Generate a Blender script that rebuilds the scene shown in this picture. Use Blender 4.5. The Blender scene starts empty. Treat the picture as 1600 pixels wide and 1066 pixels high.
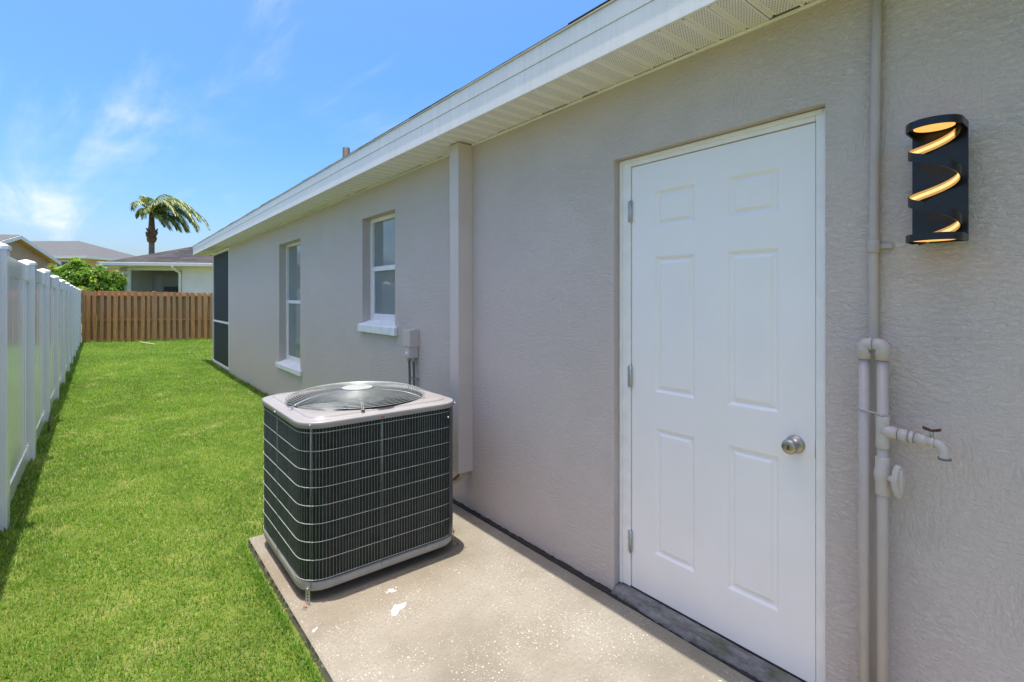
import bpy, math, random
import numpy as np
from mathutils import Vector, Matrix
random.seed(7); rng = np.random.default_rng(11)
S = bpy.context.scene
R = math.radians
# ------------------------------------------------------------------ camera
TH = math.atan(635 / 785.0); CH = 1.45
cd = bpy.data.cameras.new('camera'); cam = bpy.data.objects.new('camera', cd); S.collection.objects.link(cam)
cam.location = (0, 0, CH); cam.rotation_euler = (R(90), 0, -TH)
cd.sensor_width = 36; cd.lens = 36 * 785 / 1600.0; cd.shift_y = -68 / 1600.0
cd.clip_start = 0.05; cd.clip_end = 2000
S.camera = cam
# ------------------------------------------------------------------ light
SUN = Vector((-0.066, 0.033, 1)).normalized()          # towards the sun
EL = math.asin(SUN.z); AZ = math.atan2(SUN.x, SUN.y)
w = bpy.data.worlds.new('World'); S.world = w; w.use_nodes = True
def build_world():
    nt = w.node_tree; N = nt.nodes; L = nt.links
    for n in list(N): N.remove(n)
    out = N.new('ShaderNodeOutputWorld'); bg = N.new('ShaderNodeBackground'); bg.inputs[1].default_value = 0.15
    sky = N.new('ShaderNodeTexSky'); sky.sky_type = 'NISHITA'; sky.sun_disc = False
    sky.sun_elevation = EL; sky.sun_rotation = AZ; sky.air_density = 0.78; sky.dust_density = 3.6; sky.ozone_density = 2.5; sky.altitude = 0
    # thin high cloud over the whole sky: streaky noise on a plane high above
    tc = N.new('ShaderNodeTexCoord'); sep = N.new('ShaderNodeSeparateXYZ'); L.new(tc.outputs['Generated'], sep.inputs[0])
    zz = N.new('ShaderNodeMath'); zz.operation = 'MAXIMUM'; zz.inputs[1].default_value = 0.0; L.new(sep.outputs[2], zz.inputs[0])
    za = N.new('ShaderNodeMath'); za.operation = 'ADD'; za.inputs[1].default_value = 0.09; L.new(zz.outputs[0], za.inputs[0])
    dx = N.new('ShaderNodeMath'); dx.operation = 'DIVIDE'; L.new(sep.outputs[0], dx.inputs[0]); L.new(za.outputs[0], dx.inputs[1])
    dy = N.new('ShaderNodeMath'); dy.operation = 'DIVIDE'; L.new(sep.outputs[1], dy.inputs[0]); L.new(za.outputs[0], dy.inputs[1])
    cmb = N.new('ShaderNodeCombineXYZ'); L.new(dx.outputs[0], cmb.inputs[0]); L.new(dy.outputs[0], cmb.inputs[1])
    def layer(rot, sc, loc, nscale, detail, dist, lo, hi):
        mp = N.new('ShaderNodeMapping'); mp.inputs['Rotation'].default_value = (0, 0, R(rot)); mp.inputs['Scale'].default_value = sc; mp.inputs['Location'].default_value = loc
        L.new(cmb.outputs[0], mp.inputs[0])
        nz = N.new('ShaderNodeTexNoise'); nz.inputs['Scale'].default_value = nscale; nz.inputs['Detail'].default_value = detail
        nz.inputs['Roughness'].default_value = 0.6; nz.inputs['Distortion'].default_value = dist; L.new(mp.outputs[0], nz.inputs['Vector'])
        rp = N.new('ShaderNodeMapRange'); rp.interpolation_type = 'SMOOTHSTEP'; rp.inputs['From Min'].default_value = lo; rp.inputs['From Max'].default_value = hi
        L.new(nz.outputs['Fac'], rp.inputs['Value']); return rp
    a = layer(CLOUD[0], (1.0, 0.22, 1), CLOUD[1], 1.0, 10, 0.9, 0.48, 0.76)
    b = layer(CLOUD[2], (1.0, 0.6, 1), CLOUD[3], 0.42, 5, 0.3, 0.36, 0.62)
    mul = N.new('ShaderNodeMath'); mul.operation = 'MULTIPLY'; L.new(a.outputs[0], mul.inputs[0]); L.new(b.outputs[0], mul.inputs[1])
    m2 = N.new('ShaderNodeMath'); m2.operation = 'MULTIPLY'; m2.inputs[1].default_value = 1.3; L.new(mul.outputs[0], m2.inputs[0])
    hs = N.new('ShaderNodeHueSaturation'); hs.inputs['Hue'].default_value = 0.495; hs.inputs['Saturation'].default_value = 1.48; hs.inputs['Value'].default_value = 0.94; L.new(sky.outputs[0], hs.inputs['Color'])
    mix = N.new('ShaderNodeMix'); mix.data_type = 'RGBA'; L.new(m2.outputs[0], mix.inputs['Factor']); L.new(hs.outputs[0], mix.inputs['A'])
    mix.inputs['B'].default_value = (3.4, 3.5, 3.6, 1)
    L.new(mix.outputs['Result'], bg.inputs[0]); L.new(bg.outputs[0], out.inputs[0])
CLOUD = (-35, (9.2, 6.7, 0), 30, (2.4, 7.2, 0))
build_world()
sl = bpy.data.lights.new('sun', 'SUN'); sl.energy = 3.0; sl.angle = R(0.5); sl.color = (1, 0.95, 0.87)
so = bpy.data.objects.new('sun', sl); S.collection.objects.link(so); so.rotation_euler = (-SUN).to_track_quat('-Z', 'Y').to_euler(); so.location = (0, 0, 30)
S.view_settings.view_transform = 'Standard'; S.view_settings.look = 'None'; S.view_settings.gamma = 1
S.cycles.max_bounces = 7; S.cycles.diffuse_bounces = 4; S.cycles.transparent_max_bounces = 6
S.view_settings.use_curve_mapping = False; S.view_settings.exposure = 1.1

# ------------------------------------------------------------------ helpers
COL = S.collection
WPOS = {}
def wp(o): return WPOS.get(o.name, Vector((0, 0, 0))) if o else Vector((0, 0, 0))
def place(o, parent, loc=(0, 0, 0)):
    """loc is a world position; parents are never rotated, so a child only subtracts its parent's place"""
    loc = Vector(loc); COL.objects.link(o); WPOS[o.name] = loc
    if parent: o.parent = parent; o.location = loc - wp(parent)
    else: o.location = loc
    return o
def tag(o, label=None, cat=None, group=None, kind=None):
    if label: o['label'] = label
    if cat: o['category'] = cat
    if group: o['group'] = group
    if kind: o['kind'] = kind
    return o
def thing(name, label, cat, loc, group=None):
    o = bpy.data.objects.new(name, None); o.empty_display_size = 0.1
    place(o, None, loc); return tag(o, label, cat, group)

class MB:
    def __init__(s): s.v = []; s.f = []; s.sm = []
    def add(s, v, f, smooth=False):
        k = len(s.v); s.v += [tuple(p) for p in v]; s.f += [tuple(i + k for i in q) for q in f]; s.sm += [smooth] * len(f); return s
    def box(s, x0, x1, y0, y1, z0, z1):
        v = [(x0, y0, z0), (x1, y0, z0), (x1, y1, z0), (x0, y1, z0), (x0, y0, z1), (x1, y0, z1), (x1, y1, z1), (x0, y1, z1)]
        return s.add(v, [(0, 3, 2, 1), (4, 5, 6, 7), (0, 1, 5, 4), (1, 2, 6, 5), (2, 3, 7, 6), (3, 0, 4, 7)])
    def hexa(s, pts):   # 8 points, bottom loop then top loop
        return s.add(pts, [(0, 3, 2, 1), (4, 5, 6, 7), (0, 1, 5, 4), (1, 2, 6, 5), (2, 3, 7, 6), (3, 0, 4, 7)])
    def tube(s, path, rad, n=8, closed=False, caps=True):
        P = [Vector(p) for p in path]; m = len(P)
        rads = rad if isinstance(rad, (list, tuple)) else [rad] * m
        vs = []; fs = []; up = None
        for i, p in enumerate(P):
            if closed: t = P[(i + 1) % m] - P[i - 1]
            else: t = P[min(i + 1, m - 1)] - P[max(i - 1, 0)]
            t.normalize()
            if up is None:
                up = Vector((0, 0, 1)) if abs(t.z) < .9 else Vector((1, 0, 0))
            a = (up - t * up.dot(t)).normalized(); b = t.cross(a); up = a
            for k in range(n):
                g = 2 * math.pi * k / n; vs.append(p + (a * math.cos(g) + b * math.sin(g)) * rads[i])
        for i in range(m if closed else m - 1):
            j = (i + 1) % m
            for k in range(n):
                l = (k + 1) % n; fs.append((i * n + k, i * n + l, j * n + l, j * n + k))
        s.add(vs, fs, True)
        if caps and not closed:
            k = len(s.v) - len(vs); s.f += [tuple(k + q for q in reversed(range(n))), tuple(k + (m - 1) * n + q for q in range(n))]; s.sm += [False, False]
        return s
    def loft(s, loops, smooth=False, cap0=False, cap1=False, closed=True):
        n = len(loops[0]); vs = [p for l in loops for p in l]; fs = []
        for i in range(len(loops) - 1):
            for k in range(n if closed else n - 1):
                l = (k + 1) % n; fs.append((i * n + k, i * n + l, (i + 1) * n + l, (i + 1) * n + k))
        s.add(vs, fs, smooth)
        k0 = len(s.v) - len(vs)
        if cap0: s.f.append(tuple(k0 + q for q in reversed(range(n)))); s.sm.append(False)
        if cap1: s.f.append(tuple(k0 + (len(loops) - 1) * n + q for q in range(n))); s.sm.append(False)
        return s
    def lathe(s, prof, c=(0, 0, 0), axis='z', n=24, smooth=True):
        loops = []
        for r, h in prof:
            l = []
            for k in range(n):
                g = 2 * math.pi * k / n; a, b = r * math.cos(g), r * math.sin(g)
                q = {'z': (a, b, h), 'x': (h, a, b), 'y': (b, h, a)}[axis]
                l.append((c[0] + q[0], c[1] + q[1], c[2] + q[2]))
            loops.append(l)
        return s.loft(loops, smooth, True, True)
    def mesh(s, name):
        me = bpy.data.meshes.new(name); me.from_pydata([tuple(p) for p in s.v], [], s.f)
        me.polygons.foreach_set('use_smooth', s.sm); me.update(); return me
    def build(s, name, mat, parent=None, loc=None, bevel=0, seg=2):
        """vertices are world positions unless loc is given"""
        me = s.mesh(name); me.materials.append(mat)
        o = bpy.data.objects.new(name, me); place(o, parent, loc or (0, 0, 0))
        if bevel:
            b = o.modifiers.new('bevel', 'BEVEL'); b.width = bevel; b.segments = seg; b.limit_method = 'ANGLE'; b.angle_limit = R(35); b.harden_normals = False
        return o
def dup(src, parent, loc, rot=None, scale=None):
    o = src.copy(); 
    place(o, parent, loc)
    if rot: o.rotation_euler = rot
    if scale: o.scale = scale
    return o
def grid_wall(ys, zs, holes, xf, xb):
    """wall slab in the YZ plane, outer face at xf, inner at xb; holes are (y0,y1,z0,z1)"""
    m = MB(); idx = {}
    def V(i, j, b):
        k = (i, j, b)
        if k not in idx: idx[k] = len(m.v); m.v.append((xb if b else xf, ys[i], zs[j]))
        return idx[k]
    def solid(i, j):
        if i < 0 or j < 0 or i >= len(ys) - 1 or j >= len(zs) - 1: return False
        cy, cz = (ys[i] + ys[i + 1]) / 2, (zs[j] + zs[j + 1]) / 2
        return not any(h[0] < cy < h[1] and h[2] < cz < h[3] for h in holes)
    def F(*q): m.f.append(q); m.sm.append(False)
    for i in range(len(ys) - 1):
        for j in range(len(zs) - 1):
            if not solid(i, j): continue
            F(V(i, j, 0), V(i, j + 1, 0), V(i + 1, j + 1, 0), V(i + 1, j, 0)); F(V(i, j, 1), V(i + 1, j, 1), V(i + 1, j + 1, 1), V(i, j + 1, 1))
            if not solid(i - 1, j): F(V(i, j, 0), V(i, j, 1), V(i, j + 1, 1), V(i, j + 1, 0))
            if not solid(i + 1, j): F(V(i + 1, j, 0), V(i + 1, j + 1, 0), V(i + 1, j + 1, 1), V(i + 1, j, 1))
            if not solid(i, j - 1): F(V(i, j, 0), V(i + 1, j, 0), V(i + 1, j, 1), V(i, j, 1))
            if not solid(i, j + 1): F(V(i, j + 1, 0), V(i, j + 1, 1), V(i + 1, j + 1, 1), V(i + 1, j + 1, 0))
    return m
def rr(cx, cy, hx, hy, r, n=96):
    """rounded rectangle sampled at equal polar angles (so it pairs with a circle)"""
    out = []
    for k in range(n):
        g = 2 * math.pi * (k + .5) / n; dx, dy = math.cos(g), math.sin(g)
        lo, hi = 0, 3 * max(hx, hy)
        for _ in range(40):
            t = (lo + hi) / 2; px, py = abs(dx * t), abs(dy * t)
            qx, qy = px - (hx - r), py - (hy - r)
            d = math.hypot(max(qx, 0), max(qy, 0)) + min(max(qx, qy), 0) - r
            if d < 0: lo = t
            else: hi = t
        out.append((cx + dx * t, cy + dy * t))
    return out
def lift(loop, z): return [(x, y, z) for x, y in loop]
def circ(cx, cy, r, n=96): return [(cx + r * math.cos(2 * math.pi * (k + .5) / n), cy + r * math.sin(2 * math.pi * (k + .5) / n)) for k in range(n)]
sT, cT = math.sin(TH), math.cos(TH)
def rd(r, d, z=0): return Vector((r * cT + d * sT, -r * sT + d * cT, z))      # lateral / forward survey coordinates to world
def pt(x, y, d): return rd((x - 800) / 785 * d, d, CH + (465 - y) / 785 * d)

# ------------------------------------------------------------------ materials
MATS = {}
class NT:
    def __init__(s, name):
        s.m = bpy.data.materials.new(name); s.m.use_nodes = True; s.t = s.m.node_tree; s.b = s.t.nodes['Principled BSDF']; s.out = s.t.nodes['Material Output']
        s.tc = None
    def n(s, typ, **kw):
        o = s.t.nodes.new(typ)
        for k, v in kw.items():
            if k in o.inputs: o.inputs[k].default_value = v
            else: setattr(o, k, v)
        return o
    def l(s, a, b): s.t.links.new(a, b)
    def coord(s, scale=(1, 1, 1), rot=(0, 0, 0), kind='Object', loc=(0, 0, 0)):
        if s.tc is None: s.tc = s.t.nodes.new('ShaderNodeTexCoord')
        mp = s.t.nodes.new('ShaderNodeMapping'); mp.inputs['Scale'].default_value = scale; mp.inputs['Rotation'].default_value = rot; mp.inputs['Location'].default_value = loc
        s.l(s.tc.outputs[kind], mp.inputs[0]); return mp.outputs[0]
    def noise(s, vec, scale, detail=4, rough=.55, dist=0):
        o = s.n('ShaderNodeTexNoise'); o.inputs['Scale'].default_value = scale; o.inputs['Detail'].default_value = detail; o.inputs['Roughness'].default_value = rough; o.inputs['Distortion'].default_value = dist
        s.l(vec, o.inputs['Vector']); return o.outputs['Fac']
    def ramp(s, fac, stops):
        o = s.n('ShaderNodeValToRGB'); e = o.color_ramp.elements
        while len(e) < len(stops): e.new(.5)
        for el, (p, c) in zip(e, stops):
            el.position = p; el.color = (c[0], c[1], c[2], 1) if isinstance(c, (tuple, list)) else (c, c, c, 1)
        s.l(fac, o.inputs[0]); return o.outputs[0]
    def range(s, fac, a, b, c=0., d=1.):
        o = s.n('ShaderNodeMapRange'); o.inputs[1].default_value = a; o.inputs[2].default_value = b; o.inputs[3].default_value = c; o.inputs[4].default_value = d
        s.l(fac, o.inputs[0]); return o.outputs[0]
    def mix(s, fac, a, b, mode='MIX'):
        o = s.n('ShaderNodeMix'); o.data_type = 'RGBA'; o.blend_type = mode
        for v, k in ((fac, 'Factor'), (a, 'A'), (b, 'B')):
            sock = [q for q in o.inputs if q.name == k and (q.type == 'RGBA' or k == 'Factor' and q.type == 'VALUE')][0]
            if isinstance(v, (int, float)): sock.default_value = v
            elif isinstance(v, (tuple, list)): sock.default_value = (v[0], v[1], v[2], 1)
            else: s.l(v, sock)
        return [q for q in o.outputs if q.type == 'RGBA'][0]
    def math(s, op, a, b=None):
        o = s.n('ShaderNodeMath'); o.operation = op
        for i, v in enumerate((a, b)):
            if v is None: continue
            if isinstance(v, (int, float)): o.inputs[i].default_value = v
            else: s.l(v, o.inputs[i])
        return o.outputs[0]
    def bump(s, h, strength=.3, dist=.005, prev=None):
        o = s.n('ShaderNodeBump'); o.inputs['Strength'].default_value = strength; o.inputs['Distance'].default_value = dist; s.l(h, o.inputs['Height'])
        if prev is not None: s.l(prev, o.inputs['Normal'])
        return o.outputs[0]
    def set(s, color=None, rough=None, metal=None, normal=None, spec=None):
        for v, k in ((color, 'Base Color'), (rough, 'Roughness'), (metal, 'Metallic'), (normal, 'Normal'), (spec, 'Specular IOR Level')):
            if v is None: continue
            if isinstance(v, (int, float)): s.b.inputs[k].default_value = v
            elif isinstance(v, (tuple, list)): s.b.inputs[k].default_value = (v[0], v[1], v[2], 1)
            else: s.l(v, s.b.inputs[k])
        return s.m
def paint(name, col, rough=.5, metal=0., var=.06, scale=6., bump=.05, bscale=120., spec=.5, coat=0):
    t = NT(name); c = t.coord(); n = t.noise(c, scale, 5)
    lo = tuple(x * (1 - var) for x in col); hi = tuple(min(1, x * (1 + var)) for x in col)
    k = t.ramp(n, [(.3, lo), (.7, hi)])
    nb = t.bump(t.noise(c, bscale, 2), bump, .002)
    if coat: t.b.inputs['Coat Weight'].default_value = coat; t.b.inputs['Coat Roughness'].default_value = .12
    return t.set(k, rough, metal, nb, spec)

def mat_stucco(name, c0, c1):
    t = NT(name)
    cs = t.coord((1, 1, 1)); ch = t.coord((3, 1.0, 2.2), (R(8), 0, 0)); cv = t.coord((3, 2.4, 1.0), (R(-6), 0, 0))
    # trowelled sand finish: smeared ridges in patches of two directions over a fine grain
    h1 = t.noise(ch, 40, 5, .68, .5); h2 = t.noise(cv, 42, 5, .68, .6); sel = t.range(t.noise(cs, 2.3, 2), .50, .72, 0, .8)
    o = t.n('ShaderNodeMix'); o.data_type = 'FLOAT'; t.l(sel, o.inputs[0]); t.l(h1, o.inputs[2]); t.l(h2, o.inputs[3]); h = o.outputs[0]
    ridge = t.range(h, .40, .66); grain = t.noise(cs, 150, 4, .7); sm = t.range(t.noise(cs, 3.1, 3, .5, .4), .36, .62, .92, 1.)
    rg = t.math('MULTIPLY', ridge, sm)
    tot = t.math('ADD', t.math('MULTIPLY', rg, .7), t.math('MULTIPLY', grain, .6))
    nb = t.bump(tot, .92, .0070); nb2 = nb
    big = t.noise(cs, 1.1, 5, .6); col = t.ramp(big, [(.3, c0), (.7, c1)])
    col = t.mix(t.range(grain, .35, .65, 0, .16), col, (.54, .45, .40)); col = t.mix(t.range(h, .42, .60, .10, 0), col, (.52, .43, .385))   # sand grain, and shade in the hollows painted as darker colour
    return t.set(col, .82, 0, nb2, .25)
M = {}
M['stucco'] = mat_stucco('stucco_grey', (.715, .608, .548), (.725, .617, .557))
M['trim_white'] = paint('trim_white', (.85, .82, .77), .42, 0, .04, 5, .05, 60)
M['door_white'] = paint('door_white', (.92, .85, .805), .38, 0, .025, 3, .04, 260)
M['frame_white'] = paint('frame_white', (.90, .84, .79), .45, 0, .05, 14, .12, 40)
M['sill_white'] = paint('sill_white', (.85, .84, .82), .6, 0, .08, 12, .2, 60)
def fascia_mat():
    t = NT('fascia_aluminium'); c = t.coord(); st = t.noise(t.coord((1, 14, .7)), 2.6, 4); g = t.noise(c, 1.3, 4)
    k = t.ramp(st, [(.35, (.88, .83, .81)), (.66, (.80, .76, .745))]); k = t.mix(t.range(g, .5, .8, 0, .25), k, (.68, .66, .63))
    return t.set(k, .42, 0, t.bump(g, .05, .003))
M['fascia'] = fascia_mat()
def soffit_mat():
    t = NT('soffit_perforated'); sep = t.n('ShaderNodeSeparateXYZ'); t.l(t.coord(), sep.inputs[0]); P = .0105
    fx = t.math('FRACT', t.math('DIVIDE', sep.outputs[0], P))
    row = t.math('FLOOR', t.math('DIVIDE', sep.outputs[0], P)); off = t.math('MULTIPLY', t.math('MODULO', row, 2.0), .5)
    fy = t.math('FRACT', t.math('ADD', t.math('DIVIDE', sep.outputs[1], P), off))
    ax = t.math('POWER', t.math('SUBTRACT', fx, .5), 2.0); ay = t.math('POWER', t.math('SUBTRACT', fy, .5), 2.0)
    hole = t.math('LESS_THAN', t.math('ADD', ax, ay), .042)
    inside = t.math('MULTIPLY', t.math('GREATER_THAN', sep.outputs[1], .010), t.math('LESS_THAN', sep.outputs[1], .077))
    hole = t.math('MULTIPLY', hole, inside)
    base = t.ramp(t.noise(t.coord(), 5, 3), [(.3, (.89, .84, .82)), (.7, (.93, .88, .86))])
    return t.set(t.mix(hole, base, (.03, .03, .03)), .5, 0)
M['soffit'] = soffit_mat()
M['soffit_plain'] = paint('soffit_trim', (.92, .87, .85), .5)
def shingle_mat(name, a, b, c, sc=1.0):
    t = NT(name); br = t.n('ShaderNodeTexBrick'); br.offset = .37
    br.inputs['Color1'].default_value = (*a, 1); br.inputs['Color2'].default_value = (*b, 1); br.inputs['Mortar'].default_value = (*[x * .5 for x in a], 1)
    br.inputs['Scale'].default_value = 1; br.inputs['Mortar Size'].default_value = .006; br.inputs['Brick Width'].default_value = .22 * sc; br.inputs['Row Height'].default_value = .14 * sc
    t.l(t.coord(kind='UV'), br.inputs['Vector']); n = t.noise(t.coord(), 5, 5, .7)
    k = t.mix(t.range(n, .42, .75, 0, .7), br.outputs['Color'], c)
    g = t.noise(t.coord(), 90, 2); return t.set(t.mix(.35, k, t.ramp(g, [(.35, [x * .6 for x in a]), (.65, [x * 1.35 for x in c])])), .95, 0, t.bump(g, .4, .004), .2)
M['shingle_dark'] = shingle_mat('shingle_charcoal_blend', (.028, .028, .031), (.092, .085, .085), (.055, .05, .05), 2.4)
M['shingle_light'] = shingle_mat('shingle_pale_grey', (.108, .112, .116), (.145, .148, .15), (.124, .128, .13))
M['shingle_edge'] = paint('shingle_edge', (.07, .06, .055), .95, 0, .4, 30, .5, 90)
M['drip'] = paint('drip_edge_beige', (.55, .46, .36), .5, 0, .15, 8)
def vinyl_mat():
    t = NT('vinyl_white'); c = t.coord(); n = t.noise(c, 2.2, 5, .6)
    k = t.ramp(n, [(.3, (.86, .84, .83)), (.7, (.92, .90, .89))])
    return t.set(k, .14, 0, t.bump(t.noise(t.coord((1, 9, .6)), 9, 3), .05, .003))
M['vinyl'] = vinyl_mat()
def wood_mat():
    t = NT('weathered_cedar'); oi = t.n('ShaderNodeObjectInfo')
    ad = t.n('ShaderNodeVectorMath'); ad.operation = 'ADD'; t.l(t.coord((14, 14, .9)), ad.inputs[0])
    cb = t.n('ShaderNodeCombineXYZ')
    for i, k in enumerate((37., 11., 5.)): t.l(t.math('MULTIPLY', oi.outputs['Random'], k), cb.inputs[i])
    t.l(cb.outputs[0], ad.inputs[1]); g = t.noise(ad.outputs[0], 2.6, 6, .6, .5)
    k = t.ramp(g, [(.25, (.36, .15, .06)), (.5, (.62, .30, .115)), (.75, (.80, .46, .21))])
    k = t.mix(t.range(oi.outputs['Random'], 0, 1, 0, .85), k, (.46, .27, .14))
    grey = t.range(t.noise(t.coord((3, 3, 1.2)), 1.4, 3), .5, .75, 0, .5); k = t.mix(grey, k, (.48, .33, .20))
    return t.set(k, .85, 0, t.bump(g, .5, .006), .2)
M['wood'] = wood_mat()
def concrete_mat():
    t = NT('shell_concrete'); c = t.coord()
    k = t.ramp(t.noise(c, 2.2, 6, .62), [(.28, (.178, .158, .122)), (.52, (.248, .226, .182)), (.78, (.305, .281, .235))])
    k = t.mix(t.range(t.noise(c, 70, 3, .6), .5, .72, 0, .6), k, (.17, .145, .112))
    dens = t.range(t.noise(c, 3.4, 3), .34, .58)
    for sc, th, col in ((64, .22, (.56, .52, .455)), (130, .30, (.46, .42, .355))):
        v = t.n('ShaderNodeTexVoronoi'); v.inputs['Scale'].default_value = sc; v.inputs['Randomness'].default_value = 1
        wv = t.n('ShaderNodeVectorMath'); wv.operation = 'ADD'; t.l(t.coord((1, 1.25, 1)), wv.inputs[0])
        nn = t.n('ShaderNodeTexNoise'); nn.inputs['Scale'].default_value = sc * 1.6; t.l(c, nn.inputs['Vector'])
        sc2 = t.n('ShaderNodeVectorMath'); sc2.operation = 'SCALE'; sc2.inputs['Scale'].default_value = .45 / sc; t.l(nn.outputs['Color'], sc2.inputs[0]); t.l(sc2.outputs[0], wv.inputs[1])
        t.l(wv.outputs[0], v.inputs['Vector'])
        rnd = t.n('ShaderNodeSeparateColor'); t.l(v.outputs['Color'], rnd.inputs[0])
        rad = t.math('MULTIPLY', t.range(rnd.outputs[0], .35, 1.0, 0., th), t.range(dens, 0, 1, .45, 1.3))
        k = t.mix(t.math('MULTIPLY', t.math('LESS_THAN', v.outputs['Distance'], rad), .85), k, col)
    v = t.n('ShaderNodeTexVoronoi'); v.inputs['Scale'].default_value = 60; t.l(c, v.inputs['Vector'])
    pit = t.math('LESS_THAN', v.outputs['Distance'], t.range(t.noise(c, 8, 3), .5, .75, 0, .2)); k = t.mix(t.math('MULTIPLY', pit, .45), k, (.22, .19, .155))
    # brown run-off stain round the condenser
    sep = t.n('ShaderNodeSeparateXYZ'); t.l(c, sep.inputs[0])
    sx = t.math('SUBTRACT', sep.outputs[0], 1.15); sy = t.math('SUBTRACT', sep.outputs[1], 2.72)
    rr_ = t.math('ADD', t.math('SQRT', t.math('ADD', t.math('POWER', t.math('MULTIPLY', sx, .8), 2.0), t.math('POWER', sy, 2.0))), t.math('MULTIPLY', t.noise(c, 5, 5), .45))
    k = t.mix(t.range(rr_, .52, .86, .42, 0), k, (.185, .135, .08))
    h = t.math('ADD', t.noise(c, 160, 3), t.math('MULTIPLY', t.noise(c, 28, 4), .8))
    return t.set(k, .9, 0, t.bump(h, .35, .004), .25)
M['concrete'] = concrete_mat()
def old_concrete():
    t = NT('weathered_sill_concrete'); c = t.coord()
    k = t.ramp(t.noise(t.coord((1, .35, 1)), 24, 6, .7), [(.30, (.07, .066, .06)), (.5, (.17, .165, .158)), (.72, (.27, .265, .258))])
    k = t.mix(t.range(t.noise(c, 6, 3), .58, .7, 0, .5), k, (.07, .085, .025))
    return t.set(k, .9, 0, t.bump(t.noise(c, 60, 5), .7, .006), .2)
M['old_concrete'] = old_concrete()
M['gap_shade'] = paint('gap_shade', (.022, .02, .018), .85, 0, .5, 60, .4, 90)  # black standing for the shade in the slab gap
M['slab'] = paint('slab_grey', (.22, .21, .20), .9, 0, .3, 8, .4, 40)
M['dark_gap'] = paint('rubber_and_gap_shade', (.012, .012, .013), .6)  # black for rubber parts, and for darkness painted into gaps and holes
def nickel():
    t = NT('satin_nickel'); return t.set((.46, .40, .33), .33, 1.0, t.bump(t.noise(t.coord(), 300, 2), .03, .001))
M['nickel'] = nickel()
M['steel'] = paint('galvanised_steel', (.48, .48, .46), .42, .8, .15, 40)
M['wire'] = paint('coated_wire_grey', (.36, .39, .37), .4, .35, .15, 30)
M['wire_dark'] = paint('vertical_wire_dark', (.18, .20, .185), .4, .2, .2, 30)
M['coil'] = paint('condenser_coil_dark', (.016, .019, .018), .5, .3, .5, 20, .3, 200)
M['ac_cap'] = paint('condenser_cap_grey', (.29, .275, .27), .38, 0, .07, 4, .08, 300, coat=.2)
M['ac_panel'] = paint('condenser_panel_dark', (.05, .058, .055), .38, .1, .2, 10, coat=.2)
M['base_pan'] = paint('base_pan_grey', (.36, .335, .30), .5, 0, .15, 12, .2)
M['rust'] = paint('rust', (.28, .10, .035), .85, 0, .5, 200, .4, 300)
M['fan'] = paint('fan_grey', (.09, .10, .10), .4, .5, .1, 10)
M['hub_plate'] = paint('hub_plate_white', (.30, .315, .30), .6, 0, .06, 30)
M['cover'] = paint('line_cover_taupe', (.62, .53, .475), .5, 0, .04, 4, .12, 7)
M['ebox'] = paint('box_grey_paint', (.60, .52, .47), .5, 0, .06, 14)
M['pvc'] = paint('painted_pvc', (.47, .395, .35), .42, 0, .05, 14, .06, 40)
M['pvc_light'] = paint('painted_pvc_fittings', (.52, .445, .40), .42, 0, .05, 20, .06, 40)
M['joint'] = paint('pipe_joint_dark', (.16, .145, .14), .7)
M['foam'] = paint('old_pipe_insulation', (.52, .44, .31), .9, 0, .35, 40, .6, 60)
M['lamp_black'] = paint('lamp_black_bronze', (.016, .017, .019), .30, .3, .2, 40, .05, 300)
def emit(name, col, s):
    t = NT(name); t.b.inputs['Base Color'].default_value = (.12, .08, .04, 1); t.b.inputs['Emission Color'].default_value = (*col, 1); t.b.inputs['Emission Strength'].default_value = s; return t.m
M['glow'] = emit('lamp_strip_glow', (1.0, .60, .17), .42)
M['glow_disc'] = emit('lamp_disc_glow', (1.0, .45, .11), .62)
M['glow_gold'] = emit('lamp_trough_glow', (1.0, .52, .13), .27); M['glow'] = emit('lamp_strip_glow', (1.0, .66, .26), .62)  # trough glows on its own to stand for strip light falling on it
M['paint_spot'] = paint('dried_white_paint', (.47, .43, .42), .7, 0, .1, 60, .3, 90)
def screen_mat(fac=.82):
    t = NT('insect_screen'); t.set((.022, .026, .03), .65)
    tr = t.n('ShaderNodeBsdfTransparent'); mx = t.n('ShaderNodeMixShader'); mx.inputs[0].default_value = fac
    t.l(tr.outputs[0], mx.inputs[1]); t.l(t.b.outputs[0], mx.inputs[2]); t.l(mx.outputs[0], t.out.inputs[0]); return t.m
M['screen'] = screen_mat(); M['screen_thin'] = screen_mat(.28)
def glass_mat():
    t = NT('obscured_window_glass'); c = t.coord(); t.b.inputs['IOR'].default_value = 1.6
    return t.set(t.ramp(t.noise(c, 1.5, 3), [(.3, (.20, .225, .225)), (.7, (.24, .262, .258))]), .05, 0, t.bump(t.noise(c, 2.5, 2), .02, .004), .6)
M['glass'] = glass_mat()
M['shade'] = paint('roller_shade_grey', (.62, .63, .61), .9, 0, .03)
M['dark_room'] = paint('interior_plaster', (.30, .30, .29), .9)
M['tan'] = paint('stucco_tan', (.60, .39, .25), .9, 0, .06, 2, .2, 30)
M['orange'] = paint('stucco_terracotta', (.66, .39, .22), .9, 0, .06, 2, .2, 30)
M['offwhite'] = paint('stucco_offwhite', (.88, .775, .74), .9, 0, .04, 2, .2, 30)
M['porch_grey'] = paint('porch_wall_grey', (.70, .68, .63), .9)
M['win_dark'] = paint('far_window_dark', (.10, .12, .13), .12, 0, .2, 3)
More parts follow.
